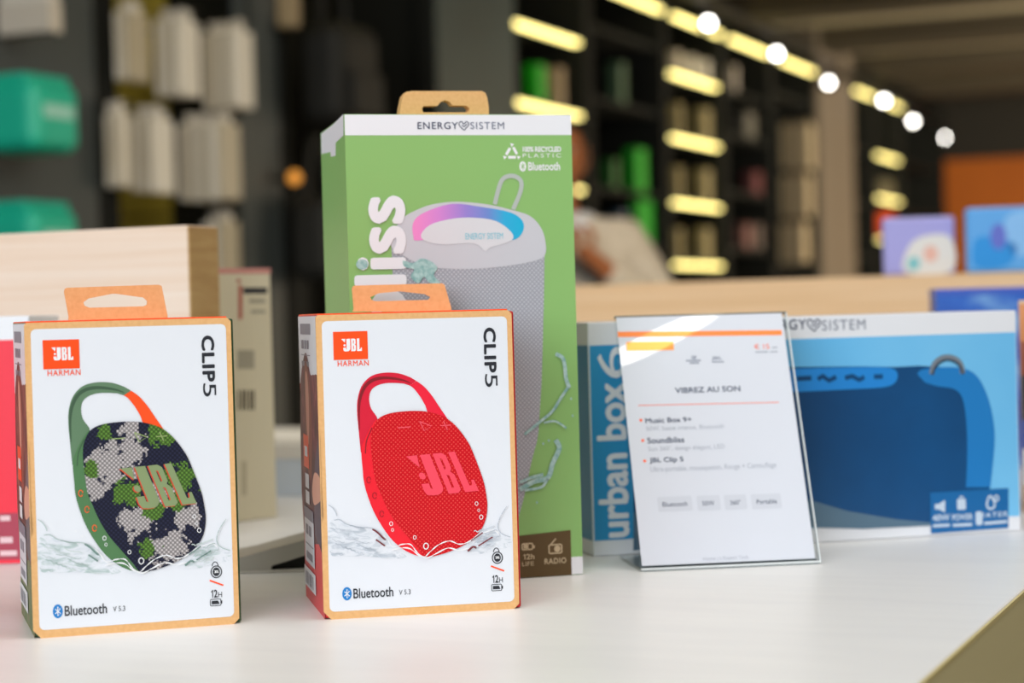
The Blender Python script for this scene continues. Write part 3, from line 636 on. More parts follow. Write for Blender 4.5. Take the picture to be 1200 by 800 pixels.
M_nav = mat('sign navy ink', '#3d4a63', .5); M_sg = mat('sign grey ink', '#8d95a6', .5); M_sl = mat('sign pale grey ink', '#a6adba', .5); M_so = mat('sign orange ink', '#ff8a3c', .5); M_sr = mat('sign coral ink', '#f09082', .5)
s1 = lambda X, Y: spl.px(715 + X / 5.4545, 365 + Y / 5.456)
s2 = lambda X, Y: spl.px(735 + X / 4, 480 + Y / 4)
def sr_(f, x0, y0, x1, y1):
    a, b = f(x0, y1), f(x1, y0); c, d_ = f(x0, y0), f(x1, y1); return ((a[0] + c[0]) / 2, (a[1] + d_[1]) / 2, (b[0] + d_[0]) / 2, (b[1] + c[1]) / 2)
spl.poly('orange_rule', L_(s1, [(47, 129), (1096, 119), (1098, 150), (50, 163)]), M_so, pp, 1)
spl.poly('orange_badge', L_(s1, [(104, 194), (405, 190), (408, 246), (107, 250)]), mat('sign amber ink', '#ffa148', .5), pp, 1)
spl.put('price_lettering', text_vf('€ 15', sr_(s1, 920, 206, 1018, 240), 0, .02), M_sr, pp, 1)
spl.put('price_note', merge(segs([L_(s1, [(1034, 230), (1068, 229)]), L_(s1, [(928, 259), (1010, 257)]), L_(s1, [(1022, 257), (1070, 256)])], .0011)), M_sl, pp, 1)
hq = sr_(s1, 518, 284, 552, 304)
spl.put('brand_heart', merge(heart(spl, hq, .0006), segs([L_(s1, [(485, 314), (580, 312)]), L_(s1, [(508, 329), (568, 328)])], .0012)), M_sg, pp, 1)
spl.put('logo_lettering', merge(text_vf('JBL', sr_(s1, 648, 286, 716, 314), 0, .03), segs([L_(s1, [(652, 322), (728, 321)])], .001)), M_sg, pp, 1)
spl.put('heading_lettering', text_vf('VIBREZ AU SON', sr_(s1, 414, 480, 832, 516), 0, .02), M_nav, pp, 1)
spl.put('coral_rule', segs([L_(s1, [(180, 600), (1078, 580)])], .0007), M_sr, pp, 1)
spl.put('item_lettering', merge(text_vf('Music Box 9+', sr_(s2, 84, 36, 302, 60), 0, .02), text_vf('Soundbliss', sr_(s2, 94, 128, 267, 156), 0, .02), text_vf('JBL Clip 5', sr_(s2, 104, 222, 264, 252), 0, .02)), M_nav, pp, 1)
spl.put('detail_lettering', merge(text_vf('50W, basse intense, Bluetooth', sr_(s2, 88, 72, 454, 96)), text_vf('Son 360°, design élégant, LED', sr_(s2, 98, 166, 457, 194)),
        text_vf('Ultra-portable, mousqueton, Rouge + Camouflage', sr_(s2, 108, 256, 700, 288))), M_sl, pp, 1)
spl.poly('bullet_dots', [ell(*s2(*p), .0011, .0011, 16) for p in ((64, 49), (73, 144), (82, 240))], mat('bullet orange ink', '#ff6a38', .5), pp, 1)
TG = [('Bluetooth', 143, 305, 165, 282, 442), ('50W', 328, 436, 352, 408, 438), ('360°', 456, 560, 482, 532, 434), ('Portable', 582, 722, 606, 702, 430)]
spl.poly('tag_fields', [rrect(*sr_(s2, a, y - 36, b, y + 34), .0012) for _, a, b, c, d_, y in TG], mat('tag field', '#c9ced9', .5), pp, 1)
spl.put('tag_lettering', merge(*[text_vf(n_, sr_(s2, c, y - 11, d_, y + 11)) for n_, a, b, c, d_, y in TG]), M_nav, pp, 2)
spl.put('footer_lettering', text_vf("Home | L'Expert Tech", sr_(s2, 356, 686, 568, 706)), M_sl, pp, 1)
sc_ = spl.px(775, 396); sc2 = spl.px(830, 369.5)
hit = spl.M @ spl.P(*sc_, 0)
bd = ((spl.M @ spl.P(*sc2, 0)) - hit).normalized()
spo.location = hit + (bd * math.cos(math.radians(8)) + spl.wN * math.sin(math.radians(8))) * 0.86
spo.rotation_euler = (hit - spo.location).to_track_quat('-Z', 'Y').to_euler()

# ================================================================== OTHER THINGS ON THE TABLE
M_woodl = wood('ash wood', '#e6cbb4', '#eed7c4', '#f3e2d4')
M_woode_shade = wood('shaded ash wood end', '#b08a58', '#bd9864', '#c8a672')  # end tone darkened: shade on the right side put into the colour
def board(name, label, px, py_top, dist, thick, length, m, me_, off_right=0.0):
    p = at_y(px, py_top, dist); h = p.z - ZT
    c = Vector((p.x, p.y, ZT)) - E1 * (length / 2) + E2 * (thick / 2)
    r = thing(name, label, 'wooden board', c, TROT)
    link('panel', boxes_me([(-length / 2, length / 2 - .001, -thick / 2, thick / 2, 0, h)], .001), m, r)
    link('end_edge', boxes_me([(length / 2 - .001, length / 2 + .0004, -thick / 2 + .001, thick / 2 - .001, .001, h - .001)]), me_, r)
    return r
board('wooden_divider', 'pale ash wood board upright behind the camouflage speaker box', 220, 263.5, 1.6, .0455, .75, M_woodl, M_woode_shade)
M_woodr = wood('beech wood', '#d9b488', '#e2be94', '#e8c8a2')
pl_ = TP + E2 * 1.62 - E1 * .02
board('wooden_divider', 'long beech wood board running behind the sign and the blue box', 1260, 316, 2.46, .045, .86, M_woodr, M_woode_shade)

# red and white carton at the far left
a = at_z(20, 661); rw = -0.05
rbox = thing('retail_box', 'red and white box standing at the left edge of the table', 'box', (a.x - .055, a.y + .04, ZT), rw)
M_redb = mat('scarlet carton', '#f01838', .45)
w_, d_, h_ = .165, .08, at_y(20, 370, a.y).z - ZT
rb_ = link('carton_body', boxes_me([(-w_ / 2, w_ / 2 - .01, -d_ / 2, d_ / 2, .0004, h_)], .001), M_bwhite, rbox)
rp = Plane(rbox, (-w_ / 2, -d_ / 2, 0), (1, 0, 0), (0, 0, 1))
vr = rp.px(15, 398)[1]; vm = rp.px(10, 601)[1]
rp.poly('red_field', [(.001, .001), (w_ - .011, .001), (w_ - .011, vr), (.001, vr)], M_redb, rb_, 1)
rp.poly('maroon_field', [(.001, .004), (w_ - .011, .004), (w_ - .011, vm), (.001, vm)], mat('maroon print', '#a8304a', .45), rb_, 2)
rp.poly('blurb_lines', [[(rp.px(0, y)[0], rp.px(6, y + hh)[1]), (rp.px(x1, y)[0], rp.px(6, y + hh)[1]), (rp.px(x1, y)[0], rp.px(6, y)[1]), (rp.px(0, y)[0], rp.px(6, y)[1])] for x1, y, hh in ((12, 604, 6), (15, 629, 7), (20, 645, 6))], mat('pink white print', '#e8c6cc', .45), rb_, 3)

# khaki carton
p0, p1 = at_z(280, 612), at_z(325, 606)
dr = (p1 - p0).normalized(); kr = math.atan2(dr.y, dr.x)
kw = .125; kd = .09
kc = p1 - dr * (kw / 2) + Vector((-dr.y, dr.x, 0)) * (kd / 2)
kh = at_y(322, 315, p1.y).z - ZT
kbox = thing('retail_box', 'tall plain beige carton behind the camouflage speaker box', 'box', (kc.x, kc.y, ZT), kr)
M_kh = mat('beige carton', '#d6ccb0', .6)
kb = link('carton_body', boxes_me([(-kw / 2, kw / 2, -kd / 2, kd / 2, .0004, kh)], .001), M_kh, kbox)
link('lid_edge', boxes_me([(-kw / 2 - .0004, kw / 2 + .0004, -kd / 2 - .0004, kd / 2, kh - .004, kh + .0006)], .0003), mat('rose lid edge', '#cf8f86', .6), kbox)
kp = Plane(kbox, (-kw / 2, -kd / 2, 0), (1, 0, 0), (0, 0, 1))
kq = lambda x0, y0, x1, y1: kp.pxs([(x0, y1), (x1, y1), (x1, y0), (x0, y0)])
kp.poly('red_mark', [kq(279, 334, 284, 374), kq(277, 327, 282, 331)], mat('faded red print', '#b46a5c', .55), kb, 1)
kp.poly('caption_bar', [kq(285, 337, 313, 344)], M_ink, kb, 1)
for q_ in (kq(292, 350, 311, 355), kq(294, 363, 311, 367), kq(278, 410, 298, 432)): kp.poly('caption_line', q_, mat('faded grey print', '#a39c88', .55), kb, 1)
kp.poly('barcode', [kq(278 + 4.5 * i, 457, 278 + 4.5 * i + (3.4 if i % 2 else 2.4), 480) for i in range(5)], mat('barcode brown', '#5a5140', .55), kb, 1)
kp.poly('side_caption', [kq(283, 540, 289, 580)], mat('faded caption', '#b9af94', .55), kb, 1)

# pale low carton behind it
a = at_z(327, 584)
pale = thing('retail_box', 'low pale blue box behind the beige carton', 'box', (a.x + .045, a.y + .05, ZT), TROT)
ph = at_y(340, 524, a.y).z - ZT
pb_ = link('carton_body', boxes_me([(-.085, .07, -.04, .04, .0004, ph)], .001), mat('ice blue carton', '#cfdcea', .5), pale)
link('lid', boxes_me([(-.086, .071, -.041, .041, ph - .013, ph + .001)], .001), mat('white lid', '#e6e4de', .5), pale)

# grey tilted stand
yy = 1.40
def vplane(name, pts, y, depth, m, parent):
    P_ = [at_y(x, py, y) for x, py in pts]
    n = len(P_); ro = parent.location
    vs = [p - ro for p in P_] + [p - ro + Vector((.0, depth, 0)) for p in P_]
    for v in vs: v.z = max(v.z, .0004)
    return link(name, me_from(vs, [tuple(range(n)), tuple(range(2 * n - 1, n - 1, -1))] + [(i, (i + 1) % n, (i + 1) % n + n, i + n) for i in range(n)]), m, parent)
a = at_z(300, 673)
stand = thing('device_stand', 'low grey wedge stand between the two clip speaker boxes', 'stand', (a.x, yy, ZT))
vplane('stand_top', [(240, 664), (250, 659), (286, 652), (372, 628), (372, 646), (318, 663), (318, 670), (240, 672)], yy, .07, mat('grey stand plastic', '#a9a69e', .4), stand)
vplane('stand_base', [(240, 671.5), (376, 666.5), (376, 671), (240, 675)], yy - .004, .08, mat('light stand plastic', '#c4c0b8', .4), stand)
vplane('stand_gap_shade', [(318, 663.5), (372, 647), (372, 667), (318, 669.5)], yy + .006, .06, mat('black gap shade', '#0b0b0b', .6), stand)  # black block stands in for the shade in the gap

# many coloured carton at the right edge
a = at_z(1189, 602)
cbox = thing('retail_box', 'colourful printed box half hidden beside the blue speaker box', 'box', (a.x + .085, a.y + .02, ZT), -.27)
chh = at_y(1195, 352, a.y).z - ZT
cb_ = link('carton_body', boxes_me([(-.07, .08, -.03, .04, .0004, chh)], .001), mat('sand carton', '#d8b995', .5), cbox)
cp_ = Plane(cbox, (-.07, -.03, 0), (1, 0, 0), (0, 0, 1))
cv = lambda y: cp_.px(1195, y)[1]
for nm, ya, yb, hx in (('orange_field', 356, 400, '#d98a4e'), ('brown_field', 400, 440, '#a2543c'), ('dark_field', 440, 492, '#3d3a44'), ('blue_field', 492, 526, '#2452b4'), ('white_field', 526, 568, '#e6e8ec')):
    cp_.poly(nm, [(.0008, cv(yb)), (.149, cv(yb)), (.149, min(chh - .001, cv(ya))), (.0008, min(chh - .001, cv(ya)))], mat(nm + ' print', hx, .45), cb_, 1)

# blue carton before the long board
p = at_y(1105, 339, 2.1)
dbox = thing('retail_box', 'cobalt blue box peeking above the wide blue speaker box', 'box', (p.x + .09, 2.1 + .03, ZT), TROT * .3)
dh = p.z - ZT
M_cob = noise_mat('cobalt carton print', [(.35, '#1c4fb0'), (.5, '#2b66c8'), (.66, '#86b8e6')], (6, 6, 14), 1.6, 3, .4)
db_ = link('carton_body', boxes_me([(-.093, .1, -.035, .04, .0004, dh)], .001), M_cob, dbox)
link('lid_band', boxes_me([(-.0935, .1005, -.0355, .0405, dh - .006, dh + .0006)], .0005), mat('royal carton band', '#3a5cc4', .4), dbox)

# two small picture boxes on the long board
def picbox(label, px0, py0, px1, py1, y, m, extra):
    a, b = at_y(px0, py1, y), at_y(px1, py0, y)
    w = b.x - a.x; zb = BOARD_Z; h = b.z - zb
    r = thing('picture_box', label, 'box', ((a.x + b.x) / 2, y + .012, zb), TROT * .35, None)
    body = link('carton_body', boxes_me([(-w / 2, w / 2, -.012, .012, .0003, h)], .004, 3), m, r)
    pl = Plane(r, (-w / 2, -.012, 0), (1, 0, 0), (0, 0, 1))
    extra(pl, w, h, body)
    return r
for o in list(COL.objects):
    if o.name.startswith('wooden_divider') and 'beech' in o['label']: LB = o
BOARD_Z = at_y(1260, 316, 2.46).z
def board_y(px):   # middle of the long board's top along a photo column
    k = (px - 600) / F; p = LB.location; e = E1
    # p + e*t with x = k*y
    t_ = (k * p.y - p.x) / (e.x - k * e.y); return (p + e * t_).y
def ex1(pl, w, h, b):
    pl.poly('pale_field', cr([(w * .3, h * .05), (w * .95, h * .05), (w * .95, h * .62), (w * .6, h * .68), (w * .36, h * .5)], 4), mat('cream pastel print', '#e2e0dc', .4), b, 1)
    pl.poly('coral_spot', ell(w * .66, h * .36, w * .1, h * .14), mat('coral pastel print', '#eab8a8', .4), b, 2)
    pl.poly('teal_spot', ell(w * .42, h * .2, w * .09, h * .12), mat('teal pastel print', '#7fc6cc', .4), b, 2)
picbox('small lilac pastel box standing on the long wooden board', 1038, 253, 1119, 324, board_y(1080), mat('lilac print', '#a4a2e2', .4), ex1)
def ex2(pl, w, h, b):
    pl.poly('bright_field', cr([(w * .1, h * .1), (w * .5, h * .1), (w * .62, h * .4), (w * .3, h * .55), (w * .1, h * .5)], 4), mat('azure print', '#0f93e6', .4), b, 1)
    pl.poly('violet_spot', ell(w * .4, h * .55, w * .1, h * .2), mat('violet print', '#5f6ed0', .4), b, 2)
    pl.poly('light_field', cr([(w * .55, h * .3), (w * .95, h * .3), (w * .95, h * .9), (w * .5, h * .85)], 4), mat('pale azure print', '#86c0f6', .4), b, 1)
picbox('small bright blue box standing on the long wooden board', 1136, 241, 1226, 316, board_y(1180), mat('sky print', '#5aa9ee', .4), ex2)

# ================================================================== SHELVING ALONG THE LEFT WALL
M_sh = mat('charcoal shelving', '#171918', .8, spec=.2); M_shb_lit = mat('lit olive shelf back', '#3d3a28', .6); M_shd = mat('black shelf back', '#121311', .8, spec=.2)  # back of the lit bays has the olive strip light in its colour
M_led = mat('warm light strip', '#f6e48e', .4, emit=4.0)
def wpt(px, py, off=0.0): return at_plane(px, py, W0 + WN * off, WN)
def tof(px, off=0.0): return (wpt(px, 300, off) - W0).dot(WE)
def unit(label, t0, t1, shelves, lit=(), fascia=True, back=None, group='charcoal wall shelving units', endp=.05, zt=2.775):
    p = W0 + WE * t0; w = t1 - t0
    r = thing('shelving_unit', label, 'shelving unit', (p.x, p.y, 0), WROT)
    link('back_panel', boxes_me([(0, w, .40, .44, 0, zt)]), back or M_shd, r)
    for x in (0, w - endp): link('side_panel', boxes_me([(x + .002, x + endp - .002, 0, .40, 0, zt)], .004), M_sh, r)
    link('top_panel', boxes_me([(0.002, w - .002, 0, .40, zt, zt + .04)], .004), M_sh, r)
    for z in shelves: link('shelf', boxes_me([(endp, w - endp, .03, .40, z, z + .03)], .003), M_sh, r)
    for z in lit: link('light_strip', boxes_me([(.12, w - .12, -.005, .03, z - .009, z + .009)], .003), M_led, r, label='glowing warm light strip')
    if fascia: link('light_strip', boxes_me([(.10, w - .10, -.03, .0, zt - .165, zt - .145)], .004), M_led, r, label='glowing warm light strip')
    return r
SHZ = [2.32, 1.98, 1.635, 1.305]
UB, UG, UA, UD, UF = (-1.85, -.76), (-.75, .39), (.40, 1.45), (1.46, 2.50), (5.43, 6.44)
u1 = unit('dark shelving unit holding teal packs beside the olive niche', -6.4, -4.75, [2.5, .6], fascia=True, back=mat('slate shelf back', '#6d7679', .6))
link('front_panel', boxes_me([(.055, 1.595, -.002, .018, 0, 2.77)], .003), mat('slate front panel', '#3a4246', .55), u1)
u2 = unit('shelving niche with an olive back tinted as if lit and cream packs on hooks', -4.74, -3.74, [.6], fascia=True, back=mat('lit mustard niche back', '#b0a040', .6))  # niche back: glow of strip light put into the yellow colour
link('front_panel', boxes_me([(.73, .995, -.004, .016, 0, 2.77)], .003), mat('slate front panel', '#3a4246', .55), u2)
unit('black shelving unit hung with dark bags', -3.72, -2.48, [.5], fascia=True, back=mat('jet shelf back', '#10100e', .7))
unit('black shelving unit with a dark teal panel in front', -2.47, -1.86, [.5], fascia=False)
unit('shelving unit with lit strips directly behind the tall green box', *UB, SHZ, SHZ, back=M_shb_lit)
unit('dark shelving unit with green packs behind the person', *UG, [2.42, 2.075, 1.645, 1.385], back=M_shd)
unit('shelving unit with four lit strips right of the person', *UA, SHZ, SHZ, back=M_shb_lit)
unit('dark shelving unit with a few small dim packs', *UD, [2.32, 2.065, 1.73, 1.395])
unit('dark shelving unit with cream packs beside the grey pillar', 2.51, 3.60, [2.4, 1.3])
unit('narrow dark shelving unit just beyond the grey pillar', 4.68, 5.42, [2.2, 1.8, 1.4])
unit('farthest shelving unit with lit strips beside the orange wall', *UF, [2.2, 1.872, 1.555], [2.2, 1.872, 1.555], back=M_shb_lit)
unit('dark shelving unit at the end of the wall without lights', 6.45, 8.3, [2.2, 1.8, 1.4], fascia=False)
q0 = W0 + WE * 3.63
structure('wall_pillar', boxes_me([(0, 1.02, -.02, .44, 0, 2.95)], .01), mat('taupe pillar', '#62594f', .7), (q0.x, q0.y, 0), WROT)

# packs hanging or standing at the shelving
def fore(Y, k): return abs(WE.x - k * WE.y), abs(WN.x - k * WN.y)
def pack(name, label, cat, rect, off, hx, thick=.04, depth=None, group=None, rough=.5, band=None, m=None, bev=.006):
    """one pack with roughly the given place in the photo; thick is its size off the wall"""
    x0, y0, x1, y1 = rect; c = wpt((x0 + x1) / 2, (y0 + y1) / 2, off); Y = c.y
    fe, fn = fore(Y, ((x0 + x1) / 2 - 600) / F)
    L = max(.05, ((x1 - x0) * Y / F - thick * fn) / fe) if depth is None else depth
    h = (y1 - y0) * Y / F
    r = thing(name, label, cat, (c.x, c.y, c.z - h / 2), WROT, group)
    link('carton_body', boxes_me([(-L / 2, L / 2, -thick / 2, thick / 2, 0, h)], bev), m or mat('pack ' + hx, hx, rough), r)
    if band: link('label_band', boxes_me([(-L / 2 - .002, L / 2 + .002, -thick / 2 - .002, thick / 2 + .002, h * band[0], h * band[1])]), mat('pack ' + band[2], band[2], rough), r)
    return r
def peg_stack(label, rect, hx, n=5, L=.11, tab=.035):
    x0, y0, x1, y1 = rect; c = wpt((x0 + x1) / 2, (y0 + y1) / 2, .15); Y = c.y
    fe, fn = fore(Y, ((x0 + x1) / 2 - 600) / F)
    tot = max(.05, ((x1 - x0) * Y / F - L * fe) / fn); th = tot / n
    c = wpt((x0 + x1) / 2, (y0 + y1) / 2, .02 + tot / 2); h = (y1 - y0) * Y / F
    grp = label + ' packs'
    ms = [mat('pack ' + q, q, .5) for q in hx]
    for i in range(n):
        p = c + WN * (-tot / 2 + th * (i + .5))
        r = thing('retail_pack', label, 'pack', (p.x, p.y, p.z - h / 2 + R.uniform(-.003, .003)), WROT, grp)
        link('carton_body', boxes_me([(-L / 2, L / 2, -th * .39, th * .39, 0, h)], .003), ms[i % len(ms)], r)
        link('hang_tab', boxes_me([(-.02, .02, -.002, .002, h - .002, h + tab)]), ms[0], r)
    hk = link('wall_hook', boxes_me([(-.004, .004, -tot / 2 - .03, .42 + tot / 2 + .02, h / 2 + .024, h / 2 + .03)]), mat('hook steel', '#4a4a48', .4, 1.0))
    hk.location = c; hk.rotation_euler = (0, 0, WROT)
    tag(hk, 'thin steel hook carrying the ' + label.replace('slim ', '').replace('retail ', ''), 'hook')
CREAM = ['#e6e2da', '#c2b9a6', '#ddd8ce', '#b5ab95']
peg_stack('slim cream pack in the first stack of the top row', (133, 14, 176, 96), CREAM, 4)
peg_stack('slim cream pack in the middle stack of the top row', (180, 24, 236, 114), CREAM, 5)
peg_stack('slim cream pack in the right stack of the top row', (236, 38, 299, 129), CREAM, 5)
peg_stack('slim cream pack in the left stack of the second row', (126, 132, 150, 220), CREAM, 3, .06)
peg_stack('slim cream pack in the middle stack of the second row', (152, 138, 206, 227), CREAM, 5)
peg_stack('slim cream pack in the right stack of the second row', (208, 146, 284, 236), CREAM, 6)
peg_stack('slim cream pack in the lowest stack above the wooden board', (238, 258, 283, 345), CREAM, 4)
FC = ['#a3957d', '#877a64', '#ab9d88']
peg_stack('slim tan pack in the top far stack before the pillar', (914, 146, 956, 198), FC, 4, .14, .028)
peg_stack('slim tan pack in the middle far stack before the pillar', (914, 206, 954, 254), FC, 4, .14, .028)
peg_stack('slim tan pack in the lowest far stack before the pillar', (912, 262, 950, 308), FC, 4, .14, .028)
pack('retail_pack', 'white pack with a red end at the top left corner', 'pack', (4, -40, 64, 40), .10, '#d2cfc8', .16, band=(.0, .45, '#c4bdb4'))
def teal(label, rect):
    x0, y0, x1, y1 = rect; c = wpt((x0 + x1) / 2, (y0 + y1) / 2, .14); Y = c.y; h = (y1 - y0) * Y / F; w = (x1 - x0) * Y / F
    r = thing('pouch', label, 'pouch', (c.x, c.y, c.z - h / 2), WROT)
    bm = bmesh.new(); bmesh.ops.create_cube(bm, size=1); bmesh.ops.scale(bm, vec=(w * .95, .2, h), verts=bm.verts[:]); bmesh.ops.translate(bm, vec=(0, 0, h / 2), verts=bm.verts[:])
    bmesh.ops.bevel(bm, geom=bm.edges[:], offset=.035, segments=4, affect='EDGES', profile=.5)
    o = link('pouch_body', bm_me(bm), mat('teal pouch', '#10b498', .45), r)
    for k in range(7): link('ruffle', boxes_me([(-w * .42 + k * w * .13, -w * .42 + k * w * .13 + w * .08, -.07, .07, h - .012, h + .02)], .008), mat('teal pouch', '#10b498', .45), r)
    link('label_band', boxes_me([(-w * .3, w * .3, -.102, .101, h * .48, h * .66)], .0005), mat('pale teal label', '#9fd6cc', .5), r)
    bm = bmesh.new(); cyl_bm(bm, (0, .09, h * .9), (0, .139, h * .9), .006); link('hanger', bm_me(bm), mat('hook steel', '#4a4a48', .4, 1.0), r)
teal('large teal pouch hanging on the dark left panel', (-18, 99, 80, 180))
teal('lower teal pouch just above the pale wooden board', (-18, 246, 80, 326))

# hanging dark bags, screens and packs further along
def bag(label, rect, hx):
    x0, y0, x1, y1 = rect; c = wpt((x0 + x1) / 2, (y0 + y1) / 2, .10); Y = c.y; h = (y1 - y0) * Y / F; w = (x1 - x0) * Y / F
    r = thing('shoulder_bag', label, 'bag', (c.x, c.y, c.z - h / 2), WROT)
    bm = bmesh.new(); bmesh.ops.create_cube(bm, size=1); bmesh.ops.scale(bm, vec=(w, .18, h), verts=bm.verts[:]); bmesh.ops.translate(bm, vec=(0, 0, h / 2), verts=bm.verts[:])
    bmesh.ops.bevel(bm, geom=bm.edges[:], offset=.06, segments=5, affect='EDGES', profile=.5)
    m = mat('bag ' + hx, hx, .7); link('bag_body', bm_me(bm), m, r)
    link('front_pocket', boxes_me([(-w * .36, w * .36, -.115, -.085, h * .1, h * .52)], .012), m, r)
    bm = bmesh.new(); pts = [(w * .3 * math.cos(a_), .02, h - .02 + .22 * math.sin(a_)) for a_ in [math.pi * i / 12 for i in range(13)]]
    for u, v in zip(pts, pts[1:]): cyl_bm(bm, u, v, .012, seg=8)
    link('bag_handle', bm_me(bm), m, r)
bag('black shoulder bag hanging left of the tall green box', (345, 30, 452, 150), '#111211')
bag('dark grey shoulder bag hanging lower left of the tall green box', (340, 230, 420, 330), '#1c1c19')
am = wpt(345, 208, .06)
r = thing('indicator_lamp', 'dim amber lamp glowing left of the tall green box', 'lamp', (am.x, am.y, am.z), WROT)
bm = bmesh.new(); bmesh.ops.create_uvsphere(bm, u_segments=16, v_segments=10, radius=.022); link('lens', bm_me(bm), mat('amber lens', '#d08a38', .4, emit=1.2), r)
bm = bmesh.new(); cyl_bm(bm, (0, .018, 0), (0, .0585, 0), .012); link('stem', bm_me(bm), M_sh, r)
pack('retail_pack', 'faint cream pack at the top edge above the black bag', 'pack', (324, -20, 352, 32), .1, '#9c8a6c', .06)
pc = wpt(553, 70, .05); Y = pc.y
scr = thing('wall_display', 'large dark teal panel behind the top of the tall green box', 'display panel', (pc.x, pc.y, 1.55), WROT)
link('panel_frame', boxes_me([(-.40, .42, -.02, .05, 0, 1.02)], .008), M_sh, scr)
link('panel_face', boxes_me([(-.385, .405, -.024, -.018, .015, 1.005)]), noise_mat('dark teal panel', [(.3, '#2c3a3a'), (.7, '#34484a')], nscale=2, rough=.5), scr)
link('panel_bracket', boxes_me([(-.05, .05, .05, .40, .4, .6)]), M_sh, scr)
bl = wpt(520, 106, .06)
GRN = '#00a00a'
def shelfpack(label, rect, hx, un, shz, th=.07):
    """a pack standing on a shelf top of height shz in a unit that runs from un[0] to un[1] along the wall"""
    x0, y0, x1, y1 = rect; c = wpt((x0 + x1) / 2, (y0 + y1) / 2, -.09); Y = c.y
    fe, fn = fore(Y, ((x0 + x1) / 2 - 600) / F)
    L = max(.06, ((x1 - x0) * Y / F - th * fn) / fe); h = min(.222, (y1 - y0) * Y / F)
    t_ = (c - W0).dot(WE); t_ = max(un[0] + .07 + L / 2, min(un[1] - .07 - L / 2, t_))
    p = W0 + WE * t_ - WN * .09
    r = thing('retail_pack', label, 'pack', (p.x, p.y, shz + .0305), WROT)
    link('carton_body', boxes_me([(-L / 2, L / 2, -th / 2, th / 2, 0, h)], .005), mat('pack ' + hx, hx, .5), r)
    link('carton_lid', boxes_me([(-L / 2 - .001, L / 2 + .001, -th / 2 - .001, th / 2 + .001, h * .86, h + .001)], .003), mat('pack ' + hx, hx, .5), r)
    return r
shelfpack('bright green pack left of a beige pack under the top strip', (614, 58, 640, 104), GRN, UB, 1.98)
shelfpack('beige pack beside the bright green pack under the top strip', (641, 58, 660, 106), '#a08c78', UB, 1.98)
shelfpack('green and grey pack high in the dark unit', (712, 68, 734, 116), '#3f5c44', UG, 2.075)
shelfpack('tall bright green pack in the dark unit right of the person', (732, 166, 758, 222), GRN, UG, 1.645)
shelfpack('lower bright green pack above the person\'s shoulder', (742, 228, 768, 284), GRN, UG, 1.385, .05)
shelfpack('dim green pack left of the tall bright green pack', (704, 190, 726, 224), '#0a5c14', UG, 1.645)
shelfpack('blue grey pack left of the lower bright green pack', (714, 240, 736, 276), '#3c5064', UG, 1.385)
for i, (nm, rc_) in enumerate((('leftmost white pack on the top shelf of the lit unit', (782, 56, 797, 82)), ('middle white pack on the top shelf of the lit unit', (799, 58, 816, 84)), ('right white pack on the top shelf of the lit unit', (818, 60, 834, 86)))):
    shelfpack(nm, rc_, ['#cfc6c0', '#e2dcd8', '#e2dcd8'][i], UA, 2.32)
shelfpack('grey pack on the topmost shelf beside the white packs', (847, 58, 864, 88), '#a8a09c', UD, 2.32)
for z_, yl, yh, wd in ((1.98, 112, 150, 'second'), (1.635, 186, 224, 'third'), (1.305, 260, 297, 'lowest')):
    shelfpack('left olive cream pack on the %s shelf of the lit unit' % wd, (783, yl, 799, yh), '#8f8464', UA, z_)
    shelfpack('right olive cream pack on the %s shelf of the lit unit' % wd, (813, yl + 4, 834, yh + 5), '#8f8464', UA, z_)
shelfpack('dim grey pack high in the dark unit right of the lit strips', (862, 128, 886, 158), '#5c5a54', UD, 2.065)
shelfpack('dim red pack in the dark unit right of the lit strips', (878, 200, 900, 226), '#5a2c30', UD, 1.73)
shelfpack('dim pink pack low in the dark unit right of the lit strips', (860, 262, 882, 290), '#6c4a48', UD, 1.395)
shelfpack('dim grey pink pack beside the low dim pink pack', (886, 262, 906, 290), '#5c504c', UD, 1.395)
shelfpack('orange red pack under a lit strip beside the lilac box', (1026, 246, 1050, 274), '#e0501c', UF, 1.555)
shelfpack('dim grey pack under the top strip of the farthest unit', (1028, 204, 1052, 224), '#5e5c4c', UF, 1.872)

# ceiling track with spotlights
track_pts = [(830, 27), (910, 63), (971, 97), (1036, 118), (1070, 142), (1106, 161)]
pts = [at_z(x, y, 2.55) for x, y in track_pts]
M_lamp = mat('spot lens glow', '#fffaf2', .4, emit=9.0); M_can = mat('black spotlight can', '#141414', .5)
tr0, tr1 = pts[0], pts[-1]
dv = (tr1 - tr0); dv.z = 0; dv.normalize()
tz = 2.64
trk = thing('lighting_track', 'dark ceiling track carrying the row of white spotlights', 'lighting track', (tr0.x, tr0.y, tz), math.atan2(dv.y, dv.x))
Ltr = (tr1 - tr0).length
link('rail', boxes_me([(-2.2, Ltr + .6, -.02, .02, 0, .035)], .004), M_can, trk)
for x in (-1.5, Ltr * .42, Ltr * .93): link('drop_rod', boxes_me([(x - .008, x + .008, -.008, .008, .03, 2.95 - tz)]), M_can, trk)
names = ['nearest white track spotlight, highest in the row', 'second white track spotlight along the ceiling track', 'third white track spotlight along the ceiling track', 'fourth white track spotlight along the ceiling track', 'fifth white track spotlight along the ceiling track', 'farthest white track spotlight, lowest in the row']
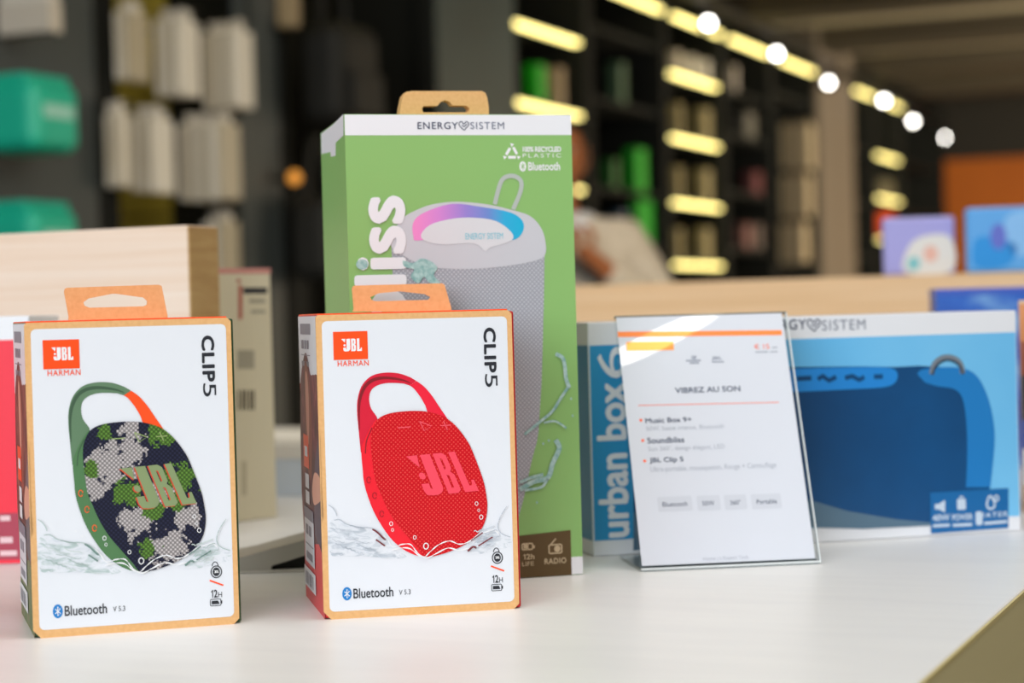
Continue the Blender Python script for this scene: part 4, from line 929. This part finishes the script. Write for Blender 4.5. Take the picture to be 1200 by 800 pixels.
for p, nm, strn in zip(pts, names, (1, 1, .8, 1, .9, 1.3)):
    s_ = thing('track_spotlight', nm, 'spotlight', p, 0, 'white spotlights on the ceiling track')
    aim = (Vector((.6, 1.5, 1.2)) - p).normalized()
    bm = bmesh.new(); cyl_bm(bm, aim * .012, -aim * .13, .046, .04, 24); link('can', bm_me(bm), M_can, s_)
    bm = bmesh.new(); cyl_bm(bm, aim * .010, aim * .018, .022, .022, 20); link('lens', bm_me(bm), mat('spot lens glow %.2f' % strn, '#fffaf2', .4, emit=18 * strn), s_)
    bm = bmesh.new(); cyl_bm(bm, -aim * .06, Vector((0, 0, tz - p.z)), .01, .01, 10); link('swivel', bm_me(bm), M_can, s_)

# ================================================================== PERSON behind the table
def skin_me(V, Ed, Rd, roots, sub=1):
    me = bpy.data.meshes.new('sk'); me.from_pydata(V, Ed, []); o = bpy.data.objects.new('sk', me); COL.objects.link(o)
    md = o.modifiers.new('k', 'SKIN'); md.use_smooth_shade = True
    for i, r_ in enumerate(Rd):
        sv = me.skin_vertices[0].data[i]; sv.radius = (r_, r_) if isinstance(r_, float) else r_; sv.use_root = i in roots
    s_ = o.modifiers.new('s', 'SUBSURF'); s_.levels = sub; s_.render_levels = sub
    dg = bpy.context.evaluated_depsgraph_get(); out = bpy.data.meshes.new_from_object(o.evaluated_get(dg))
    bpy.data.objects.remove(o); return out
pp_ = at_y(655, 186, 5.4)
person = thing('person', 'person in a cream jacket with a dark strap standing behind the green box', 'person', (pp_.x, pp_.y, 0), 0)
S = (pp_.z) / 1.60
V, Ed, Rd = [], [], []
def add(p, r_, prev=None):
    V.append(tuple(c * S for c in p)); Rd.append(r_ if not isinstance(r_, float) else r_ * S)
    if isinstance(r_, tuple): Rd[-1] = (r_[0] * S, r_[1] * S)
    if prev is not None: Ed.append((prev, len(V) - 1))
    return len(V) - 1
roots = {0}
pel = add((0, 0, .93), .125); ab = add((0, 0, 1.08), .115, pel); chs = add((0, 0, 1.27), .13, ab); nk0 = add((0, 0, 1.41), .06, chs); nk = add((.0, -.01, 1.48), .052, nk0); add((0, -.015, 1.56), .05, nk)
def arm(sx, el, wr, fdir):
    sh = add((sx * .17, 0, 1.36), .062, chs); e_ = add(el, .043, sh); w_ = add(wr, .029, e_)
    d_ = (Vector(wr) - Vector(el)).normalized(); palm = Vector(wr) + d_ * .06; pa = add(tuple(palm), (.022, .034), w_)
    side = d_.cross(Vector(fdir)).normalized(); fd = Vector(fdir).normalized()
    for k, ln in enumerate((.068, .078, .072, .058)):
        b_ = palm + side * (-.03 + .02 * k) + d_ * .005
        i = add(tuple(b_), .0095); roots.add(i)
        m_ = add(tuple(b_ + d_ * ln * .55 + fd * .008), .0088, i); add(tuple(b_ + d_ * ln * .8 + fd * .035), .0078, m_)
    b_ = Vector(wr) + d_ * .03 - side * .028; i = add(tuple(b_), .011); roots.add(i)
    m_ = add(tuple(b_ - side * .028 + d_ * .03 + fd * .012), .0098, i); add(tuple(b_ - side * .026 + d_ * .06 + fd * .025), .0085, m_)
ARM = [((.29, -.05, 1.12), (.085, -.17, 1.30)), ((-.25, .02, 1.10), (-.24, -.10, .88))]
arm(1, ARM[0][0], ARM[0][1], (0, .8, .3)); arm(-1, ARM[1][0], ARM[1][1], (.6, 0, 0))
for sx in (-1, 1):
    hp = add((sx * .09, 0, .88), .092, pel); kn = add((sx * .10, -.02, .48), .058, hp); an = add((sx * .105, .01, .09), .04, kn); add((sx * .115, -.13, .04), .035, an)
body_me = skin_me(V, Ed, Rd, roots, 1)
bm = bmesh.new(); bm.from_mesh(body_me)
hb = bmesh.new(); bmesh.ops.create_uvsphere(hb, u_segments=28, v_segments=20, radius=1)
for v in hb.verts:
    x, y, z = v.co
    jaw = 1 - .22 * max(0, -z) ** 1.3
    nx, ny, nz = x * .076 * jaw, y * .096 * (1 - .10 * max(0, -z)), z * .118
    if y < -.5:
        ny -= .026 * math.exp(-((x / .14) ** 2 + ((z + .08) / .2) ** 2))           # nose
        ny += .010 * (math.exp(-(((abs(x) - .36) / .16) ** 2 + ((z - .10) / .12) ** 2)))   # eye sockets
        ny -= .006 * math.exp(-((x / .3) ** 2 + ((z + .45) / .07) ** 2))           # lips
    if abs(x) > .92 and abs(z) < .35: nx *= 1.16; ny += .01                          # ears
    v.co = Vector((nx * S, (ny - .02) * S, (nz + 1.60) * S))
tmp = bpy.data.meshes.new('h'); hb.to_mesh(tmp); hb.free(); bm.from_mesh(tmp)
for f in bm.faces: f.smooth = True
body_me = bm_me(bm)
M_skin = mat('skin', '#9a5c36', .6)
link('body', body_me, M_skin, person)
hb = bmesh.new(); bmesh.ops.create_uvsphere(hb, u_segments=24, v_segments=16, radius=1)
for v in list(hb.verts):
    if v.co.z < -.35 or (v.co.y < -.55 and v.co.z < .45): hb.verts.remove(v)
for v in hb.verts: v.co = Vector((v.co.x * .084 * S, (v.co.y * .105 - .012) * S, (v.co.z * .124 + 1.605) * S))
link('hair', bm_me(hb), mat('dark brown hair', '#241a14', .7), person)
for sx in (-1, 1):
    hb = bmesh.new(); bmesh.ops.create_uvsphere(hb, u_segments=10, v_segments=8, radius=.0095 * S); bmesh.ops.translate(hb, vec=(sx * .029 * S, -.098 * S, 1.612 * S), verts=hb.verts[:])
    ey = link('eye', bm_me(hb), mat('eye white', '#cfc8bf', .3), person)
    hb = bmesh.new(); bmesh.ops.create_uvsphere(hb, u_segments=10, v_segments=8, radius=.0062 * S); bmesh.ops.translate(hb, vec=(sx * .029 * S, -.1035 * S, 1.612 * S), verts=hb.verts[:])
    link('iris', bm_me(hb), mat('brown iris', '#1c120c', .3), ey)
    hb = bmesh.new(); bmesh.ops.create_cube(hb, size=1); bmesh.ops.scale(hb, vec=(.034 * S, .008 * S, .006 * S), verts=hb.verts[:]); bmesh.ops.translate(hb, vec=(sx * .030 * S, -.109 * S, 1.632 * S), verts=hb.verts[:])
    link('eyebrow', bm_me(hb), mat('dark brown hair', '#241a14', .7), person)
# jacket
V, Ed, Rd, roots = [], [], [], {0}
pel = add((0, 0, .86), .155); ab = add((0, 0, 1.06), .15, pel); chs = add((0, 0, 1.27), .16, ab); add((0, 0, 1.40), .085, chs)
for sx, (el, wr) in zip((1, -1), ARM):
    sh = add((sx * .19, 0, 1.345), .09, chs); e_ = add(el, .085, sh); add(tuple(Vector(el).lerp(Vector(wr), .86)), .05, e_)
jk = skin_me(V, Ed, Rd, roots, 2)
link('jacket', jk, noise_mat('cream jacket cloth', [(.3, '#b5aa9a'), (.7, '#c2b8aa')], nscale=30, rough=.8), person, label='cream jacket')
V, Ed, Rd, roots = [], [], [], {0}
add((-.09, -.03, 1.41), .035); add((0, -.085, 1.405), .035, 0); add((.09, -.03, 1.41), .035, 1); add((0, .06, 1.42), .035, 2); Ed.append((3, 0))
link('collar', skin_me(V, Ed, Rd, roots, 2), mat('pale grey collar', '#c8c8cc', .8), person, label='pale grey collar')
V, Ed, Rd, roots = [], [], [], {0}
hp0 = add((0, 0, .92), .13)
for sx in (-1, 1):
    hp = add((sx * .09, 0, .86), .105, hp0); kn = add((sx * .10, -.02, .48), .078, hp); add((sx * .105, .01, .1), .062, kn)
link('trousers', skin_me(V, Ed, Rd, roots, 1), mat('dark trousers', '#23252c', .8), person)
for sx in (-1, 1): 
    o = link('shoe', boxes_me([(sx * .11 * S - .045, sx * .11 * S + .045, -.19, .06, .0, .085)], .03, 3), mat('black shoe', '#151515', .5), person)
V, Ed, Rd, roots = [], [], [], {0}
q1 = add((-.14, -.10, 1.40), .014); q2 = add((0, -.165, 1.31), .014, q1); q3 = add((.10, -.175, 1.24), .014, q2); add((.17, -.14, 1.08), .014, q3)
link('strap', skin_me(V, Ed, Rd, roots, 1), mat('black strap', '#121214', .6), person, label='dark shoulder strap')
